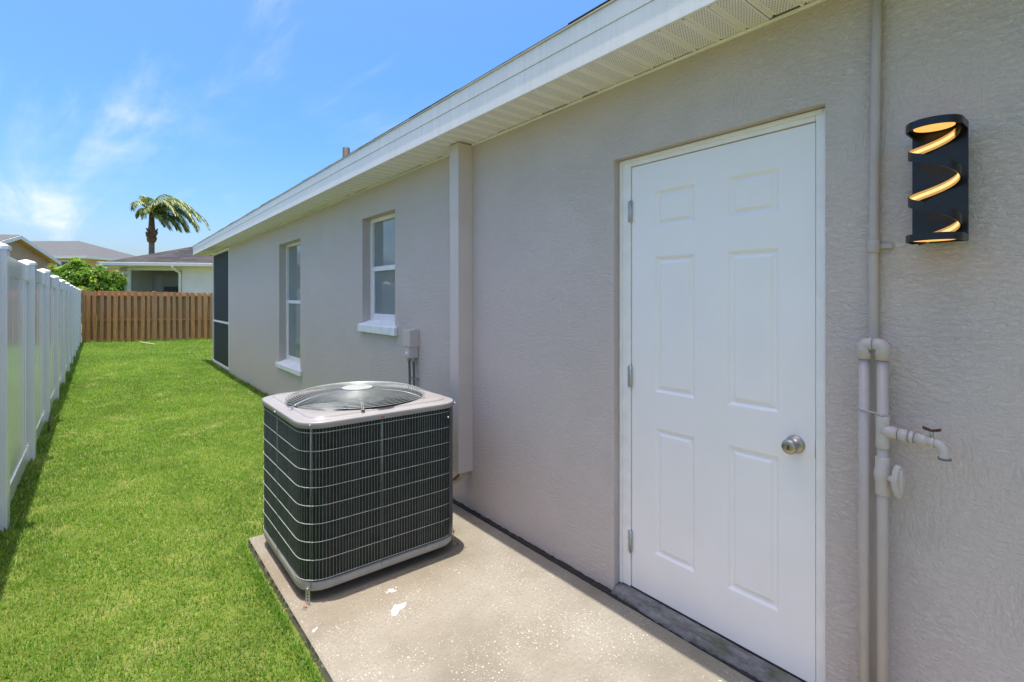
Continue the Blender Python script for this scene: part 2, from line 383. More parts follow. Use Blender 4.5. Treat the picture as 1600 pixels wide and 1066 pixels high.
def leaf_mat(name, stops, trans=.35, rough=.4):
    t = NT(name); at = t.n('ShaderNodeAttribute'); at.attribute_name = 'tint'
    k = t.ramp(at.outputs['Fac'], stops); t.set(k, rough, 0, None, .4)
    tl = t.n('ShaderNodeBsdfTranslucent'); t.l(t.mix(1., k, (1.2, 1.25, .6), 'MULTIPLY'), tl.inputs[0]); mx = t.n('ShaderNodeMixShader'); mx.inputs[0].default_value = trans
    t.l(t.b.outputs[0], mx.inputs[1]); t.l(tl.outputs[0], mx.inputs[2]); t.l(mx.outputs[0], t.out.inputs[0]); return t.m
M['grass'] = leaf_mat('grass_blades', [(0., (.078, .155, .019)), (.35, (.14, .28, .030)), (.7, (.215, .375, .047)), (.92, (.34, .40, .10)), (1., (.52, .44, .22))], .45, .5)
M['bush'] = leaf_mat('bush_leaves', [(0., (.06, .15, .015)), (.5, (.15, .29, .024)), (.85, (.28, .42, .03)), (1., (.45, .42, .05))], .4, .35)
M['frond'] = leaf_mat('palm_leaflets', [(0., (.06, .10, .03)), (.5, (.25, .32, .095)), (.85, (.48, .52, .22)), (1., (.58, .53, .28))], .3, .4)
M['bark'] = paint('palm_bark', (.20, .15, .12), .9, 0, .3, 12, .6, 20)
M['vent'] = paint('vent_pipe_brown', (.06, .038, .03), .7, 0, .4, 20)
M['boot'] = paint('palm_boots', (.20, .105, .06), .9, 0, .5, 10, .7, 16)
def soil():
    t = NT('lawn_ground'); c = t.coord(); k = t.ramp(t.noise(c, 3, 6, .65), [(.3, (.09, .115, .024)), (.55, (.15, .19, .036)), (.75, (.25, .23, .09))])
    k = t.mix(t.range(t.noise(c, 60, 4, .7), .45, .7, 0, .5), k, (.05, .06, .018)); return t.set(k, .95, 0, t.bump(t.noise(c, 45, 4), .8, .02), .1)
M['soil'] = soil()
# ------------------------------------------------------------------ ground
def gz(x, y):
    return -.052 - .0042 * np.clip(y - 5, 0, 18) + .008 * np.sin(x * 2.1 + .6) * np.sin(y * 1.3) + .005 * np.sin(x * 5.3 + y * 3.7)
def build_lawn():
    xs = sorted(set([-400, -150, -60, -25, -10, -5, -3] + [round(-2 + .15 * i, 3) for i in range(28)] + [3, 5, 10, 25, 60, 150, 400]))
    ys = sorted(set([-200, -60, -20, -8, -4] + [round(-2 + .2 * i, 3) for i in range(131)] + [26, 30, 40, 60, 100, 200, 600]))
    m = MB(); n = len(ys)
    for x in xs:
        for y in ys:
            near = -3 < x < 2.4 and -3 < y < 25
            z = float(gz(x, y)) if near else -.052 - .0042 * min(max(y - 5, 0), 18)
            m.v.append((x, y, z))
    for i in range(len(xs) - 1):
        for j in range(n - 1): m.f.append((i * n + j, (i + 1) * n + j, (i + 1) * n + j + 1, i * n + j + 1)); m.sm.append(True)
    o = m.build('lawn', M['soil']); tag(o, 'short green lawn between the house and the white fence', 'lawn', kind='structure')
build_lawn()
PX0, PX1, PY1 = .665, 1.917, 3.365
def build_pad():
    # slab outline with slightly wavering, chipped edges
    top = []; per = []
    def edge(a, b, n, amp):
        for i in range(n):
            t = i / n; p = Vector(a).lerp(Vector(b), t); nrm = Vector((b[1] - a[1], a[0] - b[0])).normalized()
            per.append((p.x + nrm.x * random.uniform(-amp, amp), p.y + nrm.y * random.uniform(-amp, amp)))
    edge((PX0, -2), (PX1, -2), 6, 0); edge((PX1, -2), (PX1, PY1), 6, 0); edge((PX1, PY1), (PX0, PY1), 60, .004); edge((PX0, PY1), (PX0, -2), 260, .0045)
    m = MB(); c = (sum(p[0] for p in per) / len(per), sum(p[1] for p in per) / len(per))
    def ins(p, d): 
        x = min(max(p[0], PX0 + d), PX1 - d); y = min(max(p[1], -2 + d), PY1 - d); return (x, y)
    m.loft([lift(per, -.12), lift([(x + (.006 if x < 1 else 0), y) for x, y in per], -.02), lift([ins(p, .006) for p in per], -.004 + 0.0), lift([ins(p, .014) for p in per], 0.0)], False, False, True)
    o = m.build('concrete_pad', M['concrete']); tag(o, 'beige shell concrete pad beside the house wall under the condenser', 'concrete pad', kind='structure')
    # ragged black strip painting in the shade of the open gap between slab and wall
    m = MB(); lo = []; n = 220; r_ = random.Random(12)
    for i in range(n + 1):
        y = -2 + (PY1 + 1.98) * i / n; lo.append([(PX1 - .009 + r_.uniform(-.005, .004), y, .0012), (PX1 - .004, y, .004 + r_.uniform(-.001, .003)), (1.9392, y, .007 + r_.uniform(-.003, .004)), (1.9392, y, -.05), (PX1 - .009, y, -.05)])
    m.loft(lo, True, True, True).build('gap_shade_strip', M['gap_shade'], o)
    # dried white paint splashes lying on the slab
    def blob(cx, cy, rx, ry, seed, rot=0):
        r_ = random.Random(seed); n = 28; ph = [r_.uniform(0, 6.28) for _ in range(4)]; l = []
        for k in range(n):
            g = 2 * math.pi * k / n; q = 1 + .22 * math.sin(2 * g + ph[0]) + .2 * math.sin(3 * g + ph[1]) + .14 * math.sin(5 * g + ph[2]) + .08 * math.sin(9 * g + ph[3])
            x, y = rx * q * math.cos(g), ry * q * math.sin(g); l.append((cx + x * math.cos(rot) - y * math.sin(rot), cy + x * math.sin(rot) + y * math.cos(rot)))
        return MB().loft([lift(l, .0005), lift([(cx + (x - cx) * .93, cy + (y - cy) * .93) for x, y in l], .0022)], False, False, True)
    for i, b in enumerate([(1.058, 2.155, .040, .030, 3, .5), (1.098, 2.305, .022, .016, 5, 0), (1.128, 2.315, .006, .005, 6, 0), (1.076, 2.30, .008, .006, 8, 0), (.709, 2.242, .018, .007, 9, .8)]):
        blob(*b).build('paint_splash', M['paint_spot'], o)
build_pad()
def build_grass():
    V = []; Fc = []; T = []
    zones = [(-.62, 1.95, .9, 3.4, 13500, .0042, .036), (-.62, 1.95, 3.4, 6.0, 10500, .0050, .038), (-.64, 1.95, 6.0, 9.5, 6200, .0065, .042), (-.66, 1.95, 9.5, 14.5, 3600, .009, .045), (-.7, 4.6, 14.5, 23.4, 1500, .014, .05)]
    P = []
    for x0, x1, y0, y1, den, wd, ln in zones:
        n = int((x1 - x0) * (y1 - y0) * den * 1.3); x = rng.uniform(x0, x1, n); y = rng.uniform(y0, y1, n)
        keep = ~((x > PX0 - .012) & (y < PY1 + .012)) & ~((x > 1.925) & (y < 13.5))
        x, y = x[keep], y[keep]; P.append(np.stack([x, y, np.full(len(x), wd * .78), np.full(len(x), ln * .82)], 1))
    # taller fringe along the white fence, along the wall foot and the pad edge
    n = 5200; y = rng.uniform(3, 22.5, n); P.append(np.stack([-.50 - .009 * (y - 4.5) + rng.normal(0, .05, n), y, np.full(n, .006), np.full(n, .068)], 1))
    n = 2600; y = rng.uniform(3.4, 13.4, n); P.append(np.stack([1.925 - np.abs(rng.normal(0, .022, n)), y, np.full(n, .006), np.full(n, .065)], 1))
    n = 2600; y = rng.uniform(1.0, 3.4, n); P.append(np.stack([PX0 - .014 - np.abs(rng.normal(0, .02, n)), y, np.full(n, .0042), np.full(n, .05)], 1))
    n = 1500; t = rng.uniform(0, 1, n); P.append(np.stack([-.62 + t * 4.5, 22.98 - t * 1.72 - .03 + rng.normal(0, .05, n), np.full(n, .014), np.full(n, .10)], 1))
    P = np.concatenate(P); n = len(P); x, y, wd, ln = P.T
    z = gz(x, y) - .004
    def vn(sc, seed):
        g = np.random.default_rng(seed).uniform(0, 1, (200, 200)); fx, fy = (x + 8) / sc, (y + 3) / sc; i, j = fx.astype(int) % 199, fy.astype(int) % 199
        u, v_ = fx % 1, fy % 1; u, v_ = u * u * (3 - 2 * u), v_ * v_ * (3 - 2 * v_)
        return (g[i, j] * (1 - u) + g[i + 1, j] * u) * (1 - v_) + (g[i, j + 1] * (1 - u) + g[i + 1, j + 1] * u) * v_
    patch = .5 + .75 * ((vn(.9, 1) + vn(.35, 2) * .8 + vn(.13, 3) * .7 + vn(.055, 4) * .6) / 3.1 - .5) * 1.5
    thin = vn(.28, 7) * .6 + vn(.09, 8) * .4
    keep = rng.uniform(0, 1, n) < np.clip(.35 + 2.6 * (thin - .22), .25, 1)
    x, y, wd, ln, z, patch = x[keep], y[keep], wd[keep], ln[keep], z[keep], patch[keep]; n = len(x)
    ln = ln * rng.uniform(.55, 1.25, n) * (.75 + .45 * patch); wd = wd * rng.uniform(.7, 1.3, n)
    az = rng.uniform(0, 2 * np.pi, n); lean = rng.uniform(.25, 1.25, n)
    face = az + rng.normal(0, .5, n) + np.pi / 2
    dx, dy = np.cos(az), np.sin(az); sx, sy = np.cos(face) * wd / 2, np.sin(face) * wd / 2
    h1, o1 = ln * .55 * np.cos(lean * .55), ln * .55 * np.sin(lean * .55); h2, o2 = h1 + ln * .5 * np.cos(lean * 1.25), o1 + ln * .5 * np.sin(lean * 1.25)
    v = np.empty((n, 5, 3))
    v[:, 0] = np.stack([x - sx, y - sy, z], 1); v[:, 1] = np.stack([x + sx, y + sy, z], 1)
    v[:, 2] = np.stack([x + dx * o1 + sx * .85, y + dy * o1 + sy * .85, z + h1], 1); v[:, 3] = np.stack([x + dx * o1 - sx * .85, y + dy * o1 - sy * .85, z + h1], 1)
    v[:, 4] = np.stack([x + dx * o2, y + dy * o2, z + h2], 1)
    base = (np.arange(n) * 5)[:, None]
    loops = (base + np.array([[0, 1, 2, 3, 3, 2, 4]])).ravel()
    me = bpy.data.meshes.new('grass'); me.vertices.add(n * 5); me.vertices.foreach_set('co', v.ravel()); me.loops.add(n * 7); me.loops.foreach_set('vertex_index', loops.astype(np.int32))
    st = ((np.arange(n) * 7)[:, None] + np.array([[0, 4]])).ravel(); me.polygons.add(n * 2); me.polygons.foreach_set('loop_start', st.astype(np.int32)); me.polygons.foreach_set('loop_total', np.tile([4, 3], n).astype(np.int32))
    tint = np.clip(.42 + 1.0 * (patch - .5) + rng.normal(0, .2, n), 0, .9); dead = rng.uniform(0, 1, n) < (.05 + .22 * np.clip(patch - .52, 0, 1)); tint[dead] = rng.uniform(.9, 1., dead.sum())
    at = me.attributes.new('tint', 'FLOAT', 'POINT'); at.data.foreach_set('value', np.repeat(tint, 5).astype(np.float32))
    me.polygons.foreach_set('use_smooth', np.ones(n * 2, bool)); me.update(); me.validate(); me.materials.append(M['grass'])
    o = bpy.data.objects.new('grass', me); place(o, None); tag(o, 'short green grass blades covering the narrow side lawn', 'grass', kind='stuff')
build_grass()

# ------------------------------------------------------------------ the house
XW = 1.94; XE = 1.657; ZS = 2.49; YN, YF = -2.6, 11.485; YC = 13.46; YE = 14.42
DO = (.672, 1.602, -.3, 2.124); W2 = (4.005, 4.714, 1.20, 2.213); W1 = (6.718, 7.727, .52, 2.209)
house = thing('house', 'grey stucco house with white door, narrow windows and white eaves along the right', 'house', (1.94, 5.0, 0))
def build_house():
    ys = sorted([YN, YF, DO[0], DO[1], W2[0], W2[1], W1[0], W1[1]]); zs = sorted([-.18, 0.0, DO[3], W2[2], W2[3], W1[2], W1[3], 2.56])
    m = grid_wall(ys, zs, [DO, W2, W1], XW, XW + .2); m.build('wall', M['stucco'], house, bevel=.007, seg=3)
    m = MB().box(9.0, 9.2, YN, YC, -.18, 2.56).box(XW + .2, 9, YN, YN + .2, -.18, 2.56).box(XW + .2, 9, YF - .2, YF, -.18, 2.56)
    m.build('rear_wall', M['dark_room'], house)
    MB().box(XW + .02, 9.1, YN + .02, YC, -.3, -.03).build('floor_slab', M['slab'], house)
    MB().box(XW + .05, 9.1, YN, YC, 2.56, 2.58).build('ceiling', M['dark_room'], house)
    # roof: hip at the far end
    ex, ey, hz, pz = XE - .006, YE + .02, 2.696, .42; half = 4.9
    A = (ex, YN - 2, hz); B = (ex, ey, hz); C = (ex + 2 * half, ey, hz); D = (ex + 2 * half, YN - 2, hz); r0 = (ex + half, YN - 2, hz + half * pz); r1 = (ex + half, ey - half, hz + half * pz)
    th = .007; m = MB(); up = lambda p: (p[0], p[1], p[2] + th)
    v = [A, B, C, D, r0, r1]; v += [up(p) for p in v]
    m.add(v, [(6, 10, 11, 7), (7, 11, 8), (8, 11, 10, 9), (0, 1, 5, 4), (1, 2, 5), (2, 3, 4, 5), (0, 6, 7, 1), (1, 7, 8, 2), (2, 8, 9, 3), (0, 4, 10, 6), (3, 9, 10, 4)])
    roof = m.build('roof', M['shingle_edge'], house)
    y = YN - 1.5; i = 0                                   # starter-course tabs poke past the drip edge unevenly
    tab = None
    while y < YE - .3:
        l = random.uniform(.22, .36); dxx = random.uniform(.0, .012); dz = random.uniform(-.002, .004)
        if tab is None: tab = MB().box(0, .09, -.150, .150, 0, .004).build('shingle', M['shingle_edge'], roof, (ex - .006, y, hz + th))
        else: dup(tab, roof, (ex - .004 + dxx, y, hz + th - .004 + dz), (0, -math.atan(pz), random.uniform(-.006, .006)))
        y += .31
    vp = MB().lathe([(.054, 3.1), (.054, 3.80), (.048, 3.80), (.048, 3.6)], (2.98, 0, 0), n=16)
    px, py = 3.0, None
    vd = pt(541, 241, 8.05); vp = MB().lathe([(.085, 3.15), (.056, 3.36), (.056, 3.845), (.044, 3.845), (.044, 3.6)], (vd.x, vd.y, 0), n=18).build('vent_pipe', M['vent'], roof); tag(vp, 'rusty brown vent pipe on the roof')
    # fascia, two lapped strips in one length, and its return at the far end
    fa = MB().box(XE, XE + .016, YN - 2, YE - .015, ZS - .004, 2.606).box(XE, 9.2, YE - .015, YE, ZS - .004, 2.606).build('fascia', M['fascia'], house, bevel=.002)
    MB().box(XE - .003, XE + .016, YN - 2, YE - .015, 2.6075, 2.688).box(XE - .003, 9.2, YE - .015, YE + .003, 2.6075, 2.688).build('fascia_upper_strip', M['fascia'], fa, bevel=.0015)
    MB().box(XE - .010, XE + .05, YN - 2, YE + .008, 2.6885, 2.6955).build('drip_edge', M['drip'], fa)
    # soffit: one ribbed panel copied along the eave
    sf = MB().box(XE + .017, XW + .15, YN - 2, YE - .02, 2.530, 2.534).build('soffit', M['dark_gap'], house)  # sheet coloured black to paint the attic's darkness behind the panel-end gaps
    wdt = .1055; w_ = XW - .012 - (XE + .017); prof = [(0, 0), (.080, 0), (.084, .0045), (.089, .0045), (.093, -.0035), (.101, -.0035), (.1045, .002), (.1055, .002)]
    m = MB(); n = len(prof)
    m.add([(0, y, z) for y, z in prof] + [(w_, y, z) for y, z in prof], [(i, i + 1, n + i + 1, n + i) for i in range(n - 1)])
    y = .959 - wdt * 24; src = None
    while y < YE - .13:
        p = (XE + .017 + random.choice((random.uniform(-.009, -.003), random.uniform(-.001, .003), random.uniform(-.001, .003))), y, ZS + random.uniform(-.001, .001))
        if src is None: src = m.build('soffit_panel', M['soffit'], sf, p)
        else: dup(src, sf, p, (0, random.uniform(-.006, .004), 0))
        y += wdt
    MB().box(XE + .02, 9, YC + .1, YE - .02, ZS + .008, ZS + .012).build('soffit_end_panel', M['soffit_plain'], sf)
    MB().box(XW - .010, XW - .0005, YN, YC, ZS - .012, ZS - .002).build('wall_channel', M['soffit_plain'], sf)
    # screened porch corner beyond the wall
    sp = MB()
    for y in (YF + .004, YC - .05): sp.box(XW - .004, XW + .046, y, y + .05, -.03, ZS - .02)
    sp.box(XW - .004, XW + .046, YF + .054, YC - .05, -.03, .012).box(XW - .004, XW + .046, YF + .054, YC - .05, .90, .942).box(XW - .004, XW + .046, YF + .054, YC - .05, ZS - .075, ZS - .02)
    sp.box(XW + .046, 9, YC - .05, YC, -.03, .02).box(XW + .046, 9, YC - .05, YC, ZS - .075, ZS - .02).box(4.4, 4.45, YC - .05, YC, .02, ZS - .075).box(6.8, 6.85, YC - .05, YC, .02, ZS - .075)
    f = sp.build('screen_frame', M['frame_white'], house, bevel=.002)
    MB().box(XW + .018, XW + .021, YF + .054, YC - .05, .012, .90).build('screen_mesh', M['screen'], f)
    MB().box(XW + .018, XW + .021, YF + .054, YC - .05, .942, ZS - .075).build('screen_mesh', M['screen'], f)
    MB().box(XW + .046, 9, YC - .027, YC - .024, .02, ZS - .075).build('screen_mesh', M['screen'], f)
    MB().box(XW - .012, XW + .2, YF, YC + .01, -.2, -.034).build('porch_curb', M['slab'], house)
    # windows
    def window(o, sill_z, xf, sy0, sy1, fz0, fz1):
        y0, y1, z0, z1 = o; x0 = xf; z0 = sill_z
        wn = MB().box(x0, x0 + .06, y0, y0 + .034, z0, z1).box(x0, x0 + .06, y1 - .034, y1, z0, z1).box(x0, x0 + .06, y0 + .034, y1 - .034, z1 - .036, z1).box(x0, x0 + .06, y0 + .034, y1 - .034, z0, z0 + .03).build('window', M['frame_white'], house, bevel=.003)
        zm = (z0 + z1) / 2 + .005
        s = MB().box(x0 + .006, x0 + .04, y0 + .034, y1 - .034, zm - .022, zm + .022)
        for a, b in ((y0 + .034, y0 + .062), (y1 - .062, y1 - .034)): s.box(x0 + .010, x0 + .04, a, b, z0 + .03, zm - .022)
        s.box(x0 + .010, x0 + .04, y0 + .062, y1 - .062, z0 + .03, z0 + .066)
        s.build('sash', M['frame_white'], wn, bevel=.0025)
        MB().box(x0 + .028, x0 + .033, y0 + .034, y1 - .034, zm + .022, z1 - .036).build('pane', M['glass'], wn)
        MB().box(x0 + .022, x0 + .027, y0 + .062, y1 - .062, z0 + .066, zm - .022).build('pane', M['glass'], wn)
        MB().box(x0 + .075, x0 + .079, y0 - .02, y1 + .02, z0 - .03, z1 + .03).build('roller_shade', M['shade'], wn)
        MB().hexa([(1.905, sy0, fz0), (xf + .004, sy0, fz0), (xf + .004, sy1, fz0), (1.905, sy1, fz0), (1.905, sy0, fz1), (xf + .004, sy0, z0 + .004), (xf + .004, sy1, z0 + .004), (1.905, sy1, fz1)])
        sl_ = MB()
        # sill: part inside the opening plus nose over the wall face
        sl_.hexa([(1.905, sy0, fz0), (1.9385, sy0, fz0), (1.9385, sy1, fz0), (1.905, sy1, fz0), (1.905, sy0, fz1), (1.9385, sy0, fz1 + .014), (1.9385, sy1, fz1 + .014), (1.905, sy1, fz1)])
        sl_.build('sill', M['sill_white'], wn, bevel=.005)
        MB().hexa([(1.9385, y0 + .001, z0 - .06), (xf, y0 + .001, z0 - .06), (xf, y1 - .001, z0 - .06), (1.9385, y1 - .001, z0 - .06), (1.9385, y0 + .001, fz1 + .0135), (xf, y0 + .001, z0 + .006), (xf, y1 - .001, z0 + .006), (1.9385, y1 - .001, fz1 + .0135)]).build('sill_bed', M['sill_white'], wn)
        return wn
    tag(window(W2, 1.228, 2.022, 3.945, 4.752, 1.122, 1.19), 'short narrow sash window above the electrical box')
    tag(window(W1, .555, 2.036, 6.63, 7.80, .45, .512), 'tall narrow sash window farther along the wall')
    # door
    DX = 1.993; y0, y1, z0, z1 = .7215, 1.5345, .046, 2.082
    cols = [(.846, 1.053), (1.198, 1.407)]; rows = [(.25, .845), (1.007, 1.642), (1.776, 1.947)]
    ys = sorted([y0, y1] + [q for c in cols for q in c]); zs = sorted([z0, z1] + [q for r in rows for q in r])
    dr = grid_wall(ys, zs, [(c[0], c[1], r[0], r[1]) for c in cols for r in rows], DX, DX + .012).build('door', M['door_white'], house)
    MB().box(DX + .012, DX + .044, y0, y1, z0, z1).build('door_core', M['door_white'], dr)
    for c in cols:
        for r in rows:
            def lp(i, d): return [(DX + d, c[0] + i, r[0] + i), (DX + d, c[1] - i, r[0] + i), (DX + d, c[1] - i, r[1] - i), (DX + d, c[0] + i, r[1] - i)]
            MB().loft([lp(0, 0), lp(.004, .001), lp(.013, .0085), lp(.017, .0095), lp(.023, .009), lp(.034, .0025), lp(.036, .002)], False, False, True).build('door_panel', M['door_white'], dr)
    # jamb and stop moulding
    fr = MB(); f0, f1, ft = .674, 1.600, 2.122
    for a, b in ((f0, y0 - .004), (y1 + .004, f1)): fr.box(1.9835, 2.06, a, b, .044, ft)
    fr.box(1.9835, 2.06, y0 - .004, y1 + .004, z1 + .004, ft)
    jf = fr.build('door_frame', M['frame_white'], dr, bevel=.004)
    for a, b in ((f0, f0 + .018), (f1 - .018, f1)): MB().box(1.976, 1.983, a, b, .044, ft).build('stop_bead', M['frame_white'], dr, bevel=.003)
    MB().box(1.976, 1.983, f0 + .018, f1 - .018, ft - .018, ft).build('stop_bead', M['frame_white'], dr, bevel=.003)
    MB().box(2.04, 2.05, y0 - .004, y1 + .004, .04, z1 + .004).build('weather_strip', M['dark_gap'], dr)
    for z in (1.868, 1.066, .265):
        h = MB().box(1.984, DX - .001, y1 - .002, y1 + .0035, z - .05, z + .05)\
            .box(1.9805, 1.9832, y1 + .0045, y1 + .016, z - .05, z + .05)
        h.tube([(1.9835, y1 + .001, z - .052), (1.9835, y1 + .001, z + .052)], .0068, 10); h.build('hinge', M['steel'], dr)
    k = MB().lathe([(.033, 0), (.033, -.004), (.028, -.008), (.014, -.012), (.013, -.03), (.020, -.036), (.0265, -.044), (.0275, -.054), (.024, -.062), (.012, -.064)], (DX, .789, .905), 'x', 28).build('door_knob', M['nickel'], dr)
    MB().box(DX - .0665, DX - .0637, .787, .791, .898, .912).build('keyhole', M['dark_gap'], k)
    MB().box(DX - .0008, DX + .004, y0 - .0032, y0 + .0015, .87, .935).build('latch_plate', M['steel'], dr)
    MB().box(DX - .004, DX + .04, y0 + .002, y1 - .002, .0385, .0455).build('door_sweep', M['dark_gap'], dr)
    # weathered concrete sill under the door
    m = MB(); n = 60; loops = []; r_ = random.Random(4)
    for i in range(n + 1):
        y = .673 + (1.601 - .673) * i / n; j = lambda a: r_.uniform(-a, a); w1 = .006 * math.sin(y * 9) + j(.003)
        loops.append([(2.06, y, .036), (1.978, y, .040 + j(.001)), (1.950 + w1 * .5, y, .036 + j(.003)), (1.928 + w1, y, .028 + j(.004)), (1.914 + w1, y, .014 + j(.003)), (1.916 + w1, y, -.02), (2.06, y, -.02)])
    m.loft(loops, True, True, True); m.build('door_sill', M['old_concrete'], house)
build_house()
def uv_project(o, ax, ay):
    """flat mapping for a roof plane, in metres"""
    me = o.data; uv = me.uv_layers.new(name='uv')
    for p in me.polygons:
        for li in p.loop_indices:
            c = me.vertices[me.loops[li].vertex_index].co; uv.data[li].uv = (c.dot(ax), c.dot(ay))
# ------------------------------------------------------------------ condenser
def build_ac():
    cx, cy, h = 1.150, 2.866, .430
    ac = thing('air_conditioner', 'square grey-topped air conditioning condenser with dark wire-guarded sides on the concrete pad', 'air conditioner', (cx, cy, 0))
    R0 = .115
    def L(off, z): return lift(rr(cx, cy, h + off, h + off, R0 + off), z)
    MB().loft([L(-.02, .052), L(-.002, .050), L(0, .052), L(0, .083), L(-.003, .086), L(-.03, .086)], True, True).build('base_pan', M['base_pan'], ac)
    MB().loft([L(-.014, .086), L(-.014, .834), L(-.05, .834), L(-.05, .086)], False).build('coil', M['coil'], ac)
    MB().loft([L(-.05, .10), L(-.3, .10)], False, False, True).build('inner_floor', M['coil'], ac)
    # cap: rolled skirt, embossed plateau, round opening
    cl = lambda r, z: lift(circ(cx, cy, r), z)
    MB().loft([L(.004, .834), L(.010, .8255), L(.012, .828), L(.012, .8505), L(.0105, .8545), L(.006, .8568), L(0, .8575), L(-.040, .8600), L(-.043, .8600), L(-.0442, .8690), L(-.048, .8705), cl(.388, .8720), cl(.382, .8695), cl(.378, .857), cl(.376, .790)], True).build('top_cover', M['ac_cap'], ac)
    MB().loft([cl(.3765, .790), cl(.372, .72)], True).build('fan_orifice', M['ac_panel'], ac)
    # wire guard over the fan
    zf = lambda r: .8750 + .0445 * (1 - (r / .402) ** 4.5)
    g = MB()
    gd = MB().lathe([(.088, .9195), (.088, .9235), (.080, .9265), (.01, .9275)], (cx, cy, 0), n=40).build('hub_plate', M['hub_plate'], ac)
    r = .100
    while r < .399:
        MB().tube([(cx + r * math.cos(a), cy + r * math.sin(a), zf(r)) for a in [2 * math.pi * k / 72 for k in range(72)]], .0014, 5, True).build('guard_ring', M['wire'], ac); r += .0125
    for k in range(6):
        a0 = math.radians(12 + 60 * k); prs = MB()
        for da in (-.022, .022):
            P = []
            for i in range(15):
                rr_ = .085 + (.402 - .085) * i / 14; a = a0 + da * .09 / max(rr_, .09) * 2.2
                P.append((cx + rr_ * math.cos(a), cy + rr_ * math.sin(a), zf(rr_) - .0042))
            prs.tube(P, .0021, 5)
        sp = prs.build('guard_spoke', M['wire'], ac)
        c = (cx + .404 * math.cos(a0), cy + .404 * math.sin(a0))
        MB().box(c[0] - .009, c[0] + .009, c[1] - .007, c[1] + .007, .8716, .8765).build('guard_clip', M['rust'] if k in (4, 2) else M['steel'], sp, bevel=.001)
    # motor and blades below the guard
    MB().lathe([(.085, .66), (.085, .80), (.07, .83), (.05, .84)], (cx, cy, 0), n=28).build('fan_motor', M['fan'], ac)
    for k in range(4):
        a0 = math.radians(28 + 90 * k); lo = []
        for i in range(9):
            rr_ = .08 + .275 * i / 8; sw = .55 * (i / 8) ** 1.3; wd = .30 + .35 * math.sin(math.pi * (.15 + .75 * i / 8))
            lo.append([(cx + rr_ * math.cos(a0 + sw + wd * (q - .5)), cy + rr_ * math.sin(a0 + sw + wd * (q - .5)), .775 - .085 * (q - .5) * (1 - .3 * i / 8)) for q in (0, .25, .5, .75, 1)])
        MB().loft(lo, True, closed=False).build('fan_blade', M['fan'], ac)
    # wire sides: horizontal rods run round the body, thin verticals behind them
    for z in (.805, .717, .631, .544, .457, .371, .285, .199, .104):
        MB().tube(L(.0045, z), .0021, 5, True).build('guard_rod', M['wire'], ac)
    vw = MB(); per = rr(cx, cy, h - .001, h - .001, R0, 720); acc = 0; last = None
    for i, p in enumerate(per + per[:1]):
        if last: acc += math.dist(p, last)
        last = p
        if acc >= .0128:
            acc = 0; x, y = p; q = .0016
            vw.add([(x - q, y, .09), (x, y - q, .09), (x + q, y, .09), (x, y + q, .09), (x - q, y, .822), (x, y - q, .822), (x + q, y, .822), (x, y + q, .822)], [(0, 1, 5, 4), (1, 2, 6, 5), (2, 3, 7, 6), (3, 0, 4, 7)])
    tag(vw.build('guard_wires', M['wire_dark'], ac), kind='stuff')
    for x, y, mt in ((.757, 2.452, 'wire_dark'), (1.105, 2.4295, 'wire_dark'), (.7135, 2.88, 'wire_dark'), (1.20, 3.30, 'wire_dark'), (1.587, 2.95, 'wire_dark')):
        MB().tube([(x, y, .07), (x, y, .838)], .0016, 6).build('guard_post', M[mt], ac)
    # corner service panel nearest the house
    lp = [p for p in rr(cx, cy, h + .007, h + .007, R0 + .007, 720) if p[0] > 1.475 and p[1] < 2.62 and (p[0] - 1.475) + (p[1] - 2.43) * .0 > 0]
    lp = [p for p in lp if p[0] > 1.512]
    lp.sort(key=lambda p: math.atan2(p[1] - cy, p[0] - cx))
    MB().loft([lift(lp, .09), lift(lp, .822)], True, closed=False).build('service_panel', M['ac_panel'], ac)
    for x, y, z, mt in ((.700, 2.87, .842, 'steel'), (.752, 2.452, .842, 'steel'), (1.105, 2.4215, .838, 'rust'), (1.566, 2.462, .842, 'steel'), (1.50, 2.426, .775, 'steel')):
        v = Vector((x - cx, y - cy, 0)).normalized()
        MB().tube([(x - v.x * .004, y - v.y * .004, z), (x + v.x * .005, y + v.y * .005, z)], .0055, 8).build('screw', M[mt], ac)
    # hold-down straps
    for x, y in ((.745, 2.452), (1.583, 2.512)):
        v = Vector((x - cx, y - cy, 0)).normalized(); s = Vector((-v.y, v.x, 0)) * .011; o = Vector((x, y, 0)) + v * .004; t = v * .0022; f = v * .042
        m = MB(); q = lambda p, z: (p.x, p.y, z)
        m.hexa([q(o - s, .003), q(o + s, .003), q(o + s + t, .003), q(o - s + t, .003), q(o - s, .088), q(o + s, .088), q(o + s + t, .088), q(o - s + t, .088)])
        m.hexa([q(o - s + t, .0008), q(o + s + t, .0008), q(o + s + f, .0008), q(o - s + f, .0008), q(o - s + t, .0032), q(o + s + t, .0032), q(o + s + f, .0032), q(o - s + f, .0032)])
        st = m.build('strap', M['steel'], ac)
        b = o + f * .65; MB().lathe([(.008, .0032), (.008, .008), (.004, .0095)], (b.x, b.y, 0), n=8).build('bolt', M['rust'], st)
        b = o + t; MB().tube([(b.x, b.y, .075), (b.x + v.x * .006, b.y + v.y * .006, .075)], .006, 8).build('bolt', M['steel'], st)
        for z in (.022, .036, .05): MB().tube([(b.x - .0002 * v.x, b.y - .0002 * v.y, z), (b.x + v.x * .0006, b.y + v.y * .0006, z)], .0034, 8).build('slot', M['dark_gap'], st)
build_ac()

